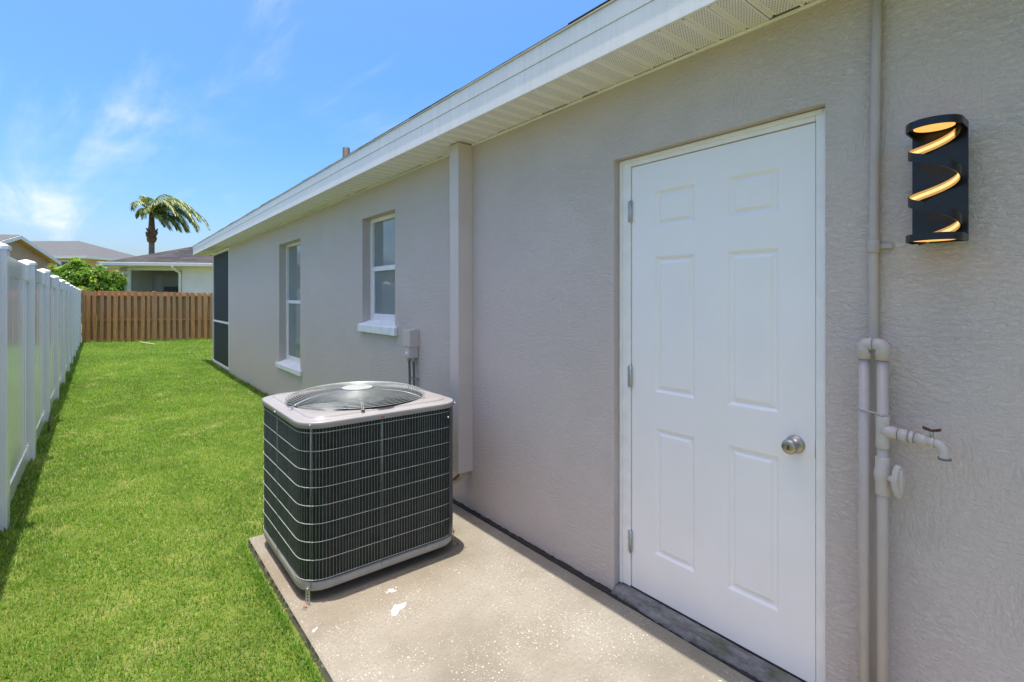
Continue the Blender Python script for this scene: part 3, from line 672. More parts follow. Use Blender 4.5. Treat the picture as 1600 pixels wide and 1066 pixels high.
# ------------------------------------------------------------------ line-set cover, electrical box
def build_wall_gear():
    t = thing('pipe_cover', 'tall taupe metal pipe cover on the wall behind the condenser, open at its foot', 'pipe cover', (1.94, 2.87, .27))
    m = MB(); x0, y0, y1, z0, z1 = 1.824, 2.822, 2.926, .274, 2.482; th = .0015
    seam = 2.02
    for za, zb, g in ((z0, seam, 0), (seam - .02, z1, .0022)):
        m2 = MB(); m2.box(x0 - g, x0 + th - g, y0 - g, y1 + g, za, zb).box(x0 + th - g, XW - .001, y0 - g, y0 + th - g, za, zb).box(x0 + th - g, XW - .001, y1 - th + g, y1 + g, za, zb); m2.build('cover_section', M['cover'], t, bevel=.0012)
    for z in (.5, 1.3, 2.0): MB().tube([(1.925, y0 - .0045, z), (1.925, y0, z)], .005, 8).build('screw', M['cover'], t)
    m = MB().tube([(1.90, 2.872, .75), (1.90, 2.872, .34), (1.896, 2.878, .27), (1.875, 2.90, .215), (1.80, 2.95, .17), (1.66, 3.0, .16), (1.56, 3.02, .16)], .022, 12); m.build('insulated_pipe', M['foam'], t)
    m = MB().tube([(1.862, 2.852, .7), (1.862, 2.852, .30), (1.862, 2.862, .255), (1.84, 2.90, .215), (1.75, 2.97, .19), (1.56, 3.05, .19)], .008, 8); m.build('copper_pipe', M['rust'], t)
    for i in range(7):
        y = 2.84 + .012 * i; z = .27 - random.uniform(.0, .03); MB().tube([(1.87 + random.uniform(-.03, .04), y, .30), (1.875 + random.uniform(-.04, .04), y + .01, z)], random.uniform(.004, .009), 6).build('foam_scrap', M['boot'] if i % 2 else M['foam'], t)
    e = thing('electrical_box', 'small grey electrical disconnect box with two conduits on the wall', 'electrical box', (1.94, 3.62, .97))
    MB().box(1.866, 1.938, 3.580, 3.684, .968, 1.172).build('box_body', M['ebox'], e, bevel=.004)
    MB().hexa([(1.856, 3.572, 1.06), (1.9395, 3.572, 1.06), (1.9395, 3.692, 1.06), (1.856, 3.692, 1.06), (1.856, 3.572, 1.192), (1.9395, 3.572, 1.2), (1.9395, 3.692, 1.2), (1.856, 3.692, 1.192)]).build('hood', M['ebox'], e, bevel=.003)
    MB().box(1.861, 1.8655, 3.59, 3.675, .975, 1.055).build('door_plate', M['ebox'], e, bevel=.001)
    MB().box(1.859, 1.8612, 3.615, 3.65, 1.0, 1.02).build('warning_label', M['frame_white'], e)
    for y, xx in ((3.602, 1.905), (3.654, 1.895)):
        c = MB().tube([(xx, y, .985), (xx, y, .93), (xx, y - .006, .85), (xx, y - .012, .5), (xx - .02, y - .05, .30), (xx - .15, y - .2, .24), (1.57, 3.22, .24)], .0095, 10).build('conduit', M['joint'], e)
        MB().lathe([(.015, .94), (.015, .969)], (xx, y, 0), n=10).build('connector', M['steel'], c)
        MB().box(xx - .004, 1.9395, y - .026, y + .008, .80, .812).build('conduit_clip', M['steel'], c)
build_wall_gear()

# ------------------------------------------------------------------ water pipes and tap
def build_pipes():
    c = thing('conduit_pipe', 'long painted conduit running up the wall between the door and the lamp', 'pipe', (1.92, .52, 0))
    p = MB().tube([(1.921, .528, -.05), (1.921, .527, .6), (1.921, .525, 1.6), (1.921, .519, 2.2), (1.921, .514, 2.49)], .0140, 16).build('pipe', M['pvc'], c)
    MB().lathe([(.0165, 1.594), (.0172, 1.60), (.0172, 1.628), (.0165, 1.634)], (1.921, .525, 0), n=16).build('coupling', M['pvc'], c)
    MB().box(1.930, 1.9395, .478, .520, 1.606, 1.622).build('pipe_clip', M['pvc'], c, bevel=.003)
    MB().tube([(1.9385 - .009, .487, 1.614), (1.938, .487, 1.614)], .004, 8).build('screw', M['steel'], c)
    w_ = thing('water_pipe', 'looped painted water pipe with shut-off valve and garden tap right of the door', 'water pipe', (1.87, .51, 0))
    X0 = 1.870; ya, yb = .5365, .4875; r = .0152; zt = 1.306
    MB().tube([(X0, ya, -.05), (X0, ya, .7), (X0, ya, zt - .022)], r, 18).build('riser', M['pvc'], w_)
    MB().tube([(X0, yb, -.05), (X0, yb, .7), (X0, yb, zt - .022)], r, 18).build('riser', M['pvc'], w_)
    def arc(cy, cz, R_, a0, a1, n=10): return [(X0, cy + R_ * math.cos(a0 + (a1 - a0) * i / n), cz + R_ * math.sin(a0 + (a1 - a0) * i / n)) for i in range(n + 1)]
    ym = (ya + yb) / 2; e = .0195; q = .014
    MB().tube([(X0, ya, zt - .050)] + arc(ya - q, zt - .016, q, 0, math.pi / 2) + [(X0, ym + .0008, zt - .002)], e, 18).build('elbow', M['pvc_light'], w_)
    MB().tube([(X0, yb, zt - .050)] + arc(yb + q, zt - .016, q, math.pi, math.pi / 2) + [(X0, ym - .0008, zt - .002)], e, 18).build('elbow', M['pvc_light'], w_)
    MB().tube([(X0, ym - .0012, zt - .002), (X0, ym + .0012, zt - .002)], e - .001, 16).build('joint', M['joint'], w_)
    # tee with a branch that runs along the wall to the tap
    tz = 1.036
    MB().lathe([(.0165, tz - .052), (.0185, tz - .050), (.0185, tz - .03), (.0178, tz), (.0185, tz + .03), (.0185, tz + .048), (.0165, tz + .050)], (X0, yb, 0), n=18).build('tee', M['pvc_light'], w_)
    dirv = Vector((-.05, -1, -.075)).normalized(); st = Vector((X0 - .002, yb, tz + .004))
    def along(a, b, ra, name, mat, par, n=16, rb=None): 
        o = MB().tube([st + dirv * a, st + dirv * ((a + b) / 2), st + dirv * b], [ra, ra, rb or ra], n).build(name, M[mat], par); return o
    tp = along(.0, .040, .0185, 'branch', 'pvc_light', w_)
    along(.0395, .0425, .0175, 'joint', 'joint', w_)
    along(.042, .066, .0185, 'sleeve', 'pvc_light', w_)
    along(.0655, .0685, .017, 'joint', 'joint', w_); along(.068, .080, .0178, 'sleeve', 'pvc_light', w_); along(.0795, .083, .016, 'joint', 'joint', w_)
    tap = MB().tube([st + dirv * .082, st + dirv * .105, st + dirv * .112], [.0165, .0155, .0125], 14)
    tap.tube([st + dirv * .10, st + dirv * .118, st + dirv * .121, st + dirv * .128], [.0125, .0125, .0148, .0148], 14)
    e0 = st + dirv * .122; tap.tube([e0, e0 + Vector((-.001, -.012, -.001)), e0 + Vector((-.002, -.022, -.008)), e0 + Vector((-.002, -.026, -.020)), e0 + Vector((-.002, -.028, -.036)), e0 + Vector((-.002, -.028, -.040))], [.0125, .0125, .0122, .0120, .0125, .015], 14)
    tb = tap.build('tap', M['pvc_light'], w_)
    b0 = st + dirv * .121 + Vector((0, 0, .010)); MB().tube([b0, b0 + Vector((0, 0, .022))], .0045, 8).build('tap_stem', M['nickel'], tb)
    hc = b0 + Vector((0, 0, .022)); hm = MB()
    hm.hexa([(hc.x - .005, hc.y - .021, hc.z + .003), (hc.x + .005, hc.y - .021, hc.z + .003), (hc.x + .005, hc.y, hc.z - .003), (hc.x - .005, hc.y, hc.z - .003), (hc.x - .005, hc.y - .021, hc.z + .011), (hc.x + .005, hc.y - .021, hc.z + .011), (hc.x + .005, hc.y, hc.z + .004), (hc.x - .005, hc.y, hc.z + .004)])
    hm.hexa([(hc.x - .005, hc.y, hc.z - .003), (hc.x + .005, hc.y, hc.z - .003), (hc.x + .005, hc.y + .021, hc.z + .003), (hc.x - .005, hc.y + .021, hc.z + .003), (hc.x - .005, hc.y, hc.z + .004), (hc.x + .005, hc.y, hc.z + .004), (hc.x + .005, hc.y + .021, hc.z + .011), (hc.x - .005, hc.y + .021, hc.z + .011)])
    hb = hm.build('tap_handle', M['tap_red'], tb, bevel=.0012); tag(hb, 'worn dark red tap handle')
    MB().lathe([(.0155, -.003), (.0155, .003)], tuple(e0 + Vector((-.002, -.028, -.041))), n=14).build('spout_rim', M['joint'], tb)
    # ball valve with a broad handle
    vz = .903
    MB().lathe([(.0185, vz - .062), (.0195, vz - .060), (.0195, vz - .022), (.0225, vz - .012), (.0235, vz), (.0225, vz + .012), (.0195, vz + .022), (.0195, vz + .052), (.0185, vz + .054)], (X0, yb, 0), n=20).build('valve_body', M['pvc_light'], w_)
    vd = Vector((-.38, -.925, 0)).normalized(); c0 = Vector((X0, yb, vz - .006))
    MB().tube([c0 + vd * .015, c0 + vd * .044], .010, 12).build('valve_stem', M['pvc_light'], w_)
    s = Vector((-vd.y, vd.x, 0)); hv = MB(); ln = []
    for k in range(20):
        g = 2 * math.pi * k / 20; a, b_ = math.cos(g), math.sin(g); rr_ = 1 + .18 * math.cos(2 * g + math.pi)
        ln.append((a * .019 * (1 + .1 * math.cos(2 * g)), b_ * .041 * rr_))
    hv.loft([[tuple(c0 + vd * d + s * a * k_ + Vector((0, 0, b_ * k_))) for a, b_ in ln] for d, k_ in ((.038, .92), (.040, 1.), (.053, 1.), (.055, .92))], False, True, True)
    hv.tube([c0 + vd * .054 + Vector((0, 0, -.034)), c0 + vd * .054 + Vector((0, 0, .034))], .006, 8)
    hv.build('valve_handle', M['pvc_light'], w_, bevel=.0015)
    tz2 = 1.097; lp = []
    for k in range(40):
        g = 2 * math.pi * k / 40; rr_ = .0166; y = (ya if math.cos(g) > 0 else yb) + rr_ * math.cos(g); lp.append((X0 + rr_ * math.sin(g), y, tz2 - (ya - y) * .13))
    tie = MB().tube(lp, .0018, 5, True); tie.box(X0 - .020, X0 - .0145, yb - .006, yb + .002, tz2 - .0105, tz2 - .002); tie.build('cable_tie', M['pvc_light'], w_)
M['tap_red'] = paint('worn_red_enamel', (.085, .035, .032), .55, .2, .7, 120, .3, 200)
build_pipes()

# ------------------------------------------------------------------ wall lamp
def build_lamp():
    cx, cy = 1.829, .3555; xb = 1.890
    l = thing('wall_lamp', 'black spiral-band wall sconce glowing amber on the stucco right of the pipes', 'wall lamp', (1.94, cy, 1.61))
    MB().box(xb + .008, XW - .0005, cy - .052, cy + .052, 1.66, 1.90).build('mounting_box', M['lamp_black'], l, bevel=.003)
    MB().box(xb, xb + .007, cy - .0635, cy + .0635, 1.610, 1.948).build('back_plate', M['lamp_black'], l, bevel=.002)
    def U(r, z, n=28):
        P = [(xb, cy + r)] + [(cx - r * math.sin(math.pi * k / n), cy + r * math.cos(math.pi * k / n)) for k in range(n + 1)] + [(xb, cy - r)]
        return [(x, y, z) for x, y in P]
    for z0, z1, nm in ((1.927, 1.948, 'top_ring'), (1.609, 1.629, 'bottom_ring')):
        MB().loft([U(.0635, z0), U(.0635, z1), U(.0595, z1), U(.0595, z0), U(.0635, z0)], False, closed=False).build(nm, M['lamp_black'], l)
    tp = MB().loft([U(.0594, 1.936), U(.0594, 1.940)], False, True, True).build('top_plate', M['lamp_black'], l)
    bp = MB().loft([U(.0594, 1.6165), U(.0594, 1.6205)], False, True, True).build('bottom_plate', M['lamp_black'], l)
    MB().lathe([(.046, 1.9335), (.046, 1.9358)], (cx, cy, 0), n=32).build('light_disc', M['glow_disc'], tp)
    MB().lathe([(.046, 1.9402), (.046, 1.9425)], (cx, cy, 0), n=32).build('light_disc', M['glow_disc'], tp)
    MB().lathe([(.050, 1.6135), (.050, 1.6163)], (cx, cy, 0), n=32).build('light_disc', M['glow_disc'], bp)
    def helix(r, g0, g1, hz, name, mat, th, par):
        lo = []; n = 120
        for i in range(n + 1):
            g = g0 + (g1 - g0) * i / n; z = 1.866 - .133 * (g - 180) / 360; a = R(g)
            ps = []
            for rr_, dz in ((r, -hz), (r, hz), (r - th, hz), (r - th, -hz)): ps.append((cx + rr_ * math.sin(a), cy - rr_ * math.cos(a), z + dz))
            lo.append(ps)
        return MB().loft(lo, False, True, True).build(name, mat, par)
    s = helix(.0585, 10, 858, .0128, 'spiral_band', M['lamp_black'], .0028, l)
    helix(.0556, 45, 838, .0122, 'glowing_trough', M['glow_gold'], .0012, s); helix(.0543, 48, 835, .0048, 'light_strip', M['glow'], .0022, s)
build_lamp()

# ------------------------------------------------------------------ fences
def build_vinyl():
    f = thing('vinyl_fence', 'white vinyl privacy fence with capped posts along the left of the lawn', 'fence', (-.55, 2.7, -.05))
    Y0, STEP = 4.54, 1.83; fx = lambda y: -.49 - .009 * (y - 4.5); T = -.009
    post = cap = rail = brk = board = None
    for k in range(-2, 10):
        y = Y0 + STEP * k; x = fx(y); g = float(gz(np.array(x), np.array(y)))
        py = y + .0635; px = x - .0635
        if post is None:
            post = MB().box(-.0635, .0635, -.0635, .0635, -.12, 1.815).build('post', M['vinyl'], f, (px, py, g), bevel=.005)
            cm = MB(); a, b = .0665, .040
            lp = lambda h, z: [(-h, -h, z), (h, -h, z), (h, h, z), (-h, h, z)]
            cm.loft([lp(.0668, 1.803), lp(.0700, 1.803), lp(.0700, 1.829), lp(.058, 1.838), lp(.008, 1.857)], False, False, True); cap = cm.build('cap', M['vinyl'], post, (px, py, g), bevel=.0015)
            pp = post
        else:
            pp = dup(post, f, (px, py, g)); dup(cap, pp, (px, py, g))
        # panel from this post to the next
        ya, yb = y + .127, y + STEP; ym = (ya + yb) / 2; xm = fx(ym) - .0635
        ln = yb - ya; rz = -math.atan(T)
        gm = float(gz(np.array(xm), np.array(ym)))
        if rail is None:
            rail = MB().box(-.0225, .0225, -ln / 2, ln / 2, -.07, .07).build('rail', M['vinyl'], f, (xm, ym, gm + 1.735), bevel=.004); rail.rotation_euler = (0, 0, rz)
            r2 = rail
            brk = MB().box(-.0300, .0300, -.036, .036, -.080, .080).build('rail_bracket', M['vinyl'], f, (xm, yb - .031, gm + 1.735), bevel=.003)
            board = MB().add([(a_, b_, c_) for c_ in (-.79, .79) for a_, b_ in ((-.011, -.0840), (.005, -.0840), (.014, -.0765), (.014, .0765), (.005, .0840), (-.011, .0840))], [(5, 4, 3, 2, 1, 0), (6, 7, 8, 9, 10, 11)] + [(i, (i + 1) % 6, 6 + (i + 1) % 6, 6 + i) for i in range(6)]).build('board', M['vinyl'], f, (xm, ya + .085, gm + .90)); board.rotation_euler = (0, 0, rz); b0 = True
        else:
            dup(rail, f, (xm, ym, gm + 1.735), (0, 0, rz)); dup(brk, f, (fx(yb) - .0635, yb - .031, gm + 1.735)); b0 = False
        dup(brk, f, (fx(ya) - .0635, ya + .031, gm + 1.735))
        dup(rail, f, (xm, ym, gm + .085), (0, 0, rz)); dup(brk, f, (fx(yb) - .0635, yb - .031, gm + .085)); dup(brk, f, (fx(ya) - .0635, ya + .031, gm + .085))
        for i in range(10):
            if b0 and i == 0: continue
            yy = ya + .085 + i * .1703; dup(board, f, (fx(yy) - .0635 + random.uniform(-.0008, .0008), yy, gm + .90), (0, 0, rz + random.uniform(-.004, .004)))
    y = Y0 + STEP * 10; x = fx(y); pp = dup(post, f, (x - .0635, y + .0635, float(gz(np.array(x), np.array(y))))); dup(cap, pp, wp(pp))
build_vinyl()
def build_wood():
    A = Vector((-.575, 23.0, 0)); B = Vector((3.085, 21.6, 0)); u = (B - A).normalized(); nrm = Vector((u.y, -u.x, 0))
    if nrm.y > 0: nrm = -nrm
    ang = math.atan2(u.y, u.x); G = -.14
    f = thing('wood_fence', 'brown weathered shadowbox wooden fence closing the back of the yard', 'fence', A + Vector((0, 0, G)))
    L = 8.2; wdt = .112
    def bd(h, w_): return MB().box(-w_ / 2, w_ / 2, -.009, .009, 0, h - .03).add([(-w_ / 2, -.009, h - .03), (w_ / 2, -.009, h - .03), (w_ / 2 - .022, -.009, h), (-w_ / 2 + .022, -.009, h), (-w_ / 2, .009, h - .03), (w_ / 2, .009, h - .03), (w_ / 2 - .022, .009, h), (-w_ / 2 + .022, .009, h)], [(0, 1, 2, 3), (7, 6, 5, 4), (1, 5, 6, 2), (2, 6, 7, 3), (3, 7, 4, 0)])
    src = None; n = int(L / .2)
    for i in range(n):
        for side in (1, -1):
            s = .13 + .2 * i + (0 if side == 1 else .1) + random.uniform(-.012, .012)
            top = 1.83 - .02 * s + random.uniform(-.014, .012); p = A + u * s + nrm * side * .055 + Vector((0, 0, G + top - 1.83 + random.uniform(-.0, .012)))
            rot = (0, random.uniform(-.012, .012), ang + random.uniform(-.03, .03)); sc = (random.uniform(.88, 1.12) * (1 if side == 1 else 1.55), 1, 1)
            if src is None: src = bd(1.83, wdt).build('board', M['wood'], f, p); src.rotation_euler = rot
            else: dup(src, f, p, rot, sc)
    rl = None
    for z in (.09, .80, 1.66):
        p = A + u * (L / 2) + Vector((0, 0, G + z - .02))
        if rl is None: rl = MB().box(-L / 2, L / 2, -.0455, .0455, -.021, .021).build('rail', M['wood'], f, p); rl.rotation_euler = (0, 0.005, ang)
        else: dup(rl, f, p, (0, .005, ang))
    ps = None
    for s in (0.0, 2.06, 4.4, 6.8):
        p = A + u * s + nrm * (-.01 if s else .01) + Vector((0, 0, G))
        if ps is None: ps = MB().box(-.048, .048, -.048, .048, -.2, 1.875).build('post', M['wood'], f, p, bevel=.006); ps.rotation_euler = (0, 0, ang)
        else: dup(ps, f, p - Vector((0, 0, .06)), (0, 0, ang))
build_wood()

# ------------------------------------------------------------------ neighbouring houses
def roof_part(m, name, mat, par, axu, slope=.4):
    o = m.build(name, mat, par); uv_project(o, Vector((axu.x, axu.y, 0)), Vector((-axu.y, axu.x, 0)) + Vector((0, 0, .4))); return o
def frame(o, u):
    u = Vector((u.x, u.y, 0)).normalized(); v = Vector((-u.y, u.x, 0))
    return u, v, (lambda a, b, z: o + u * a + v * b + Vector((0, 0, z - o.z)))
def lbox(m, Lf, a0, a1, b0, b1, z0, z1):
    return m.hexa([tuple(Lf(*p)) for p in ((a0, b0, z0), (a1, b0, z0), (a1, b1, z0), (a0, b1, z0), (a0, b0, z1), (a1, b0, z1), (a1, b1, z1), (a0, b1, z1))])
def hip(m, Lf, a0, a1, b0, b1, z, pitch):
    h = (b1 - b0) / 2; zr = z + h * pitch; bm = (b0 + b1) / 2
    v = [tuple(Lf(*p)) for p in ((a0, b0, z), (a1, b0, z), (a1, b1, z), (a0, b1, z), (a0 + h, bm, zr), (a1 - h, bm, zr))]
    return m.add(v, [(0, 1, 5, 4), (1, 2, 5), (2, 3, 4, 5), (3, 0, 4), (3, 2, 1, 0)])
def house_c():
    O = pt(160, 412, 23.5); E2 = pt(331, 414.5, 24.35); u, v, Lf = frame(O, E2 - O); ze = 3.03
    h = thing('neighbour_house', 'single-storey off-white house with dark shingle roof and porch behind the wooden fence', 'house', Lf(0, 0, -.2), 'neighbouring houses')
    roof_part(hip(MB(), Lf, -.05, 14.5, -.02, 11.0, ze + .06, .385), 'roof', M['shingle_dark'], h, u)
    gt = MB(); lbox(gt, Lf, -.1, 14.6, -.13, -.02, ze - .08, ze + .075); lbox(gt, Lf, -.12, -.05, -.02, 11, ze - .08, ze + .06); gt.build('gutter', M['trim_white'], h, bevel=.012)
    sf = MB(); lbox(sf, Lf, -.05, 14.5, -.02, .42, ze - .10, ze - .085); lbox(sf, Lf, -.05, .62, .42, 11, ze - .10, ze - .085); sf.build('soffit', M['trim_white'], h)
    wl = MB(); lbox(wl, Lf, 3.18, 14, .42, .62, -.3, ze - .101); lbox(wl, Lf, 3.18, 3.38, .62, 1.35, -.3, ze - .101); wl.build('wall', M['offwhite'], h)
    bw = MB(); lbox(bw, Lf, .0, 3.38, 1.35, 1.5, -.3, ze - .101); bw.build('porch_wall', M['porch_grey'], h)
    bm = MB(); lbox(bm, Lf, .80, 3.179, .44, .60, ze - .27, ze - .101); lbox(bm, Lf, .80, .96, .60, 1.35, ze - .27, ze - .101); bm.build('beam', M['trim_white'], h)
    cl = MB(); lbox(cl, Lf, .62, 3.179, .42, 1.35, ze - .14, ze - .1012)
    cl2 = MB(); lbox(cl2, Lf, .80, .95, .44, .59, -.3, ze - .271); cl2.build('column', M['trim_white'], h, bevel=.01)
    c3 = MB(); lbox(c3, Lf, 1.45, 1.53, 1.2, 1.28, -.3, ze - .271); c3.build('column', M['porch_grey'], h)
    d = MB(); lbox(d, Lf, 1.62, 1.92, 1.32, 1.349, -.2, ze - .45); dd = d.build('porch_door', M['offwhite'], h)
    d = MB(); lbox(d, Lf, 1.68, 1.86, 1.305, 1.319, 1.2, ze - .55); d.build('door_panel', M['trim_white'], dd)
    wv = MB(); lbox(wv, Lf, 2.0, 2.9, 1.32, 1.349, 1.72, 2.0); wn = wv.build('window', M['win_dark'], h)
    sc = MB(); lbox(sc, Lf, .951, 3.179, .52, .523, -.3, ze - .271); sc.build('porch_screen', M['screen_thin'], h)
    rl = MB(); lbox(rl, Lf, .45, .80, .45, .55, 2.58, 2.70); rl.build('porch_rail', M['trim_white'], h)
    ds = MB(); p = [Lf(2.98, -.07, ze - .05), Lf(2.98, -.05, ze - .14), Lf(3.03, .15, ze - .26), Lf(3.12, .345, ze - .36), Lf(3.13, .355, ze - .5), Lf(3.13, .355, -.2)]
    ds.tube(p, .062, 8); ds.build('downspout', M['trim_white'], h)
    s2 = MB(); lbox(s2, Lf, -.05, 14, 10.5, 10.7, -.3, ze - .101); s2.build('rear_wall', M['offwhite'], h)
house_c()
def house_b():
    O = rd(-38.1, 45, 5.2); u, v, Lf = frame(O, rd(1, 0)); ze = 5.2      # a: to the right, b: away
    h = thing('neighbour_house', 'distant terracotta two-storey house with pale grey hip roof', 'house', Lf(-6, 5, -.3), 'neighbouring houses')
    roof_part(hip(MB(), Lf, -16, 0, 0, 10, ze, .374), 'roof', M['shingle_light'], h, u)
    fs = MB(); lbox(fs, Lf, -16.04, .04, -.04, 10.04, ze - .24, ze - .002); fs.build('fascia', M['trim_white'], h)
    wl = MB(); lbox(wl, Lf, -15.5, -.45, .45, 9.55, -.4, ze - .241); wl.build('wall', M['orange'], h)
    for b0, b1, z0, z1 in ((1.6, 2.7, 3.7, 4.85), (5.2, 6.4, 3.7, 4.85)):
        fw = MB(); lbox(fw, Lf, -.45, -.38, b0, b1, z0, z1); wn = fw.build('window', M['trim_white'], h)
        for q0, q1 in ((z0 + .08, (z0 + z1) / 2 - .03), ((z0 + z1) / 2 + .03, z1 - .08)): pn = MB(); lbox(pn, Lf, -.379, -.365, b0 + .08, b1 - .08, q0, q1); pn.build('pane', M['win_dark'], wn)
    fw = MB(); lbox(fw, Lf, -3.1, -1.9, .38, .45, 3.7, 4.8); wn = fw.build('window', M['trim_white'], h); pn = MB(); lbox(pn, Lf, -3.0, -2.0, .365, .379, 3.8, 4.7); pn.build('pane', M['win_dark'], wn)
house_b()
def house_a():
    pk = rd(-21.87, 22, 0); rt = rd(-22.8, 25, 0); u, v, Lf = frame(pk, rt - pk)      # a: along the gable, b: left of it = into the house
    if v.dot(rd(-1, -.3)) < 0: v = -v
    Lf = lambda a, b, z: pk + u * a + v * b + Vector((0, 0, z))
    zp, ze, hw = 4.18, 3.22, 3.14; s = (zp - ze) / hw
    h = thing('neighbour_house', 'tan gabled house with white rake boards beyond the white fence', 'house', Lf(0, 4, -.2), 'neighbouring houses')
    w_ = MB(); w = hw - .45; t = zp - .12; te = t - s * w
    def prism(m, prof, b0, b1):
        n = len(prof); vs = [tuple(Lf(a, b0, z)) for a, z in prof] + [tuple(Lf(a, b1, z)) for a, z in prof]
        return m.add(vs, [tuple(range(n)), tuple(reversed(range(n, 2 * n)))] + [(i, n + i, n + (i + 1) % n, (i + 1) % n) for i in range(n)])
    prism(w_, [(-w, -.3), (w, -.3), (w, te), (0, t), (-w, te)], 0, 9).build('wall', M['tan'], h)
    for sg in (1, -1):
        r = MB(); prism(r, [(0, zp - .03), (sg * (hw + .05), zp - .03 - s * (hw + .05)), (sg * (hw + .05), zp + .02 - s * (hw + .05)), (0, zp + .02)], -.28, 9.4); o = r.build('roof', M['shingle_light'], h); uv_project(o, Vector((v.x, v.y, 0)), Vector((u.x, u.y, .3)))
        r = MB(); prism(r, [(0, zp - .16), (sg * hw, zp - .16 - s * hw), (sg * hw, zp - .002 - s * hw), (0, zp - .002)], -.31, -.281); r.build('rake_board', M['trim_white'], h)
        r = MB(); prism(r, [(0, zp - .12), (sg * hw, zp - .12 - s * hw), (sg * hw, zp - .10 - s * hw), (0, zp - .10)], -.28, -.002); r.build('rake_soffit', M['tan'], h)
house_a()

# ------------------------------------------------------------------ trees and shrubs
def leaf_obj(name, V, Fc, T, mat, parent):
    me = bpy.data.meshes.new(name); me.from_pydata(V, [], Fc); at = me.attributes.new('tint', 'FLOAT', 'POINT'); at.data.foreach_set('value', np.array(T, np.float32)); me.materials.append(mat); me.update()
    o = bpy.data.objects.new(name, me); return place(o, parent)
def build_palm():
    d = 34.0; k = d / 785; top = pt(237, 340, d); base = Vector((top.x, top.y, -.2)); rt = rd(1, 0); fw = rd(0, 1)
    t = thing('palm_tree', 'tall palm with wind-swept fronds behind the dark-roofed house', 'palm tree', base)
    z380 = pt(237, 379, d).z; m = MB(); pr = []
    n = 40
    for i in range(n + 1):
        z = -.2 + (z380 + .2) * i / n; pr.append((.19 - .03 * i / n + (.008 if i % 2 else 0), z))
    m.lathe(pr, (base.x, base.y, 0), n=16); m.build('trunk', M['bark'], t)
    b = MB(); q = top.z - z380; b.lathe([(.17, z380 - .02), (.25, z380 + .08), (.26, z380 + .18 * q), (.27, z380 + .3 * q), (.22, z380 + .45 * q), (.19, z380 + .62 * q), (.17, z380 + .8 * q), (.15, top.z + .1)], (base.x, base.y, 0), n=14)
    for i in range(26):
        a = random.uniform(0, 6.28); z = z380 + random.uniform(.02, .45) * q; r = .21; b.tube([(base.x + r * math.cos(a), base.y + r * math.sin(a), z), (base.x + (r + .1) * math.cos(a), base.y + (r + .1) * math.sin(a), z + .16), (base.x + (r + .14) * math.cos(a), base.y + (r + .14) * math.sin(a), z + .26)], [.07, .05, .015], 5)
    b.build('boots', M['boot'], t)
    cr = MB().lathe([(.15, top.z - .05), (.16, top.z + .15), (.08, top.z + .35), (.02, top.z + .5)], (base.x, base.y, 0), n=12).build('crown', M['boot'], t)
    #   (sideways, towards the back, up) launch direction, length
    FR = [((-.45, .1, 1.0), 2.4), ((-.35, .5, 1.0), 2.4), ((-.4, -.4, 1.0), 2.2), ((-.12, .1, 1.2), 2.7), ((.2, -.5, 1.1), 2.9), ((.25, .5, 1.15), 3.0), ((.5, 0, 1.05), 3.5), ((.7, .3, .85), 3.7), ((.7, -.35, .8), 3.7), ((.9, .1, .6), 3.8), ((.9, -.2, .45), 3.4), ((.8, .5, .5), 3.3), ((.75, -.6, .35), 2.9), ((.6, .2, .2), 2.5), ((.45, -.5, .25), 2.3), ((-.6, -.1, .75), 1.7), ((-.15, -.6, .75), 2.2), ((.35, .1, .75), 3.2), ((.05, .3, 1.3), 2.9), ((.3, -.1, 1.3), 3.2), ((.55, .4, .95), 3.6), ((.5, -.3, 1.0), 3.6), ((.8, 0, .75), 3.9), ((-.45, .1, 1.0), 2.4), ((-.3, -.3, .6), 1.9)]
    wind = rt * 1.0; o0 = Vector((base.x, base.y, top.z + .1))
    for (sx, sy, sz), ln in FR:
        dr = (rt * sx + fw * sy + Vector((0, 0, sz))).normalized(); P = [o0.copy()]; n = 22; p = o0.copy(); left = sx < 0
        for i in range(n):
            f = i / n; dr = (dr + (wind * (.03 if left else .075) + Vector((0, 0, -.03 - .24 * f))) * (1.0 if not left else 1.25)).normalized(); p = p + dr * ln * (1.22 if sz > .9 else .98 if sz > .7 else .78) * (.85 if left else 1) / n; P.append(p.copy())
        V = []; Fc = []; T = []
        m = MB().tube(P, [.035 - .03 * i / n for i in range(n + 1)], 5); V += m.v; Fc += m.f; T += [.9] * len(m.v)
        for i in range(2, n + 1):
            for sub in (0, .25, .5, .75):
                if i == n and sub: continue
                c = P[i].lerp(P[min(i + 1, n)], sub); tg = (P[min(i + 1, n)] - P[i - 1]).normalized(); sd = tg.cross(Vector((0, 0, 1))); 
                sd = sd.normalized() if sd.length > .05 else fw
                L_ = (.75 if ln > 2.5 else .6) * math.sin(math.pi * (.16 + .78 * i / n)) ** .7 * random.uniform(.8, 1.1)
                for sg in (-1, 1):
                    dv = (tg * .75 + sd * sg * random.uniform(.45, .85) + Vector((0, 0, random.uniform(-.15, .45))) + wind * .25).normalized(); q = c.copy(); wv = dv.cross(Vector((random.uniform(-.4, .4), random.uniform(-.4, .4), 1))).normalized() * random.uniform(.026, .042)
                    k0 = len(V); tt = min(1, max(0, random.gauss(.48, .24)))
                    for j in range(4):
                        f = j / 3; ww = wv * (1 - f) ** .6 if j < 3 else wv * 0.08
                        V += [tuple(q - ww), tuple(q + ww)]; T += [tt, tt]
                        dv = (dv + Vector((0, 0, -.42)) + wind * .10).normalized(); q = q + dv * L_ / 3
                    for j in range(3): Fc.append((k0 + 2 * j, k0 + 2 * j + 1, k0 + 2 * j + 3, k0 + 2 * j + 2))
        leaf_obj('frond', V, Fc, T, M['frond'], cr)
build_palm()
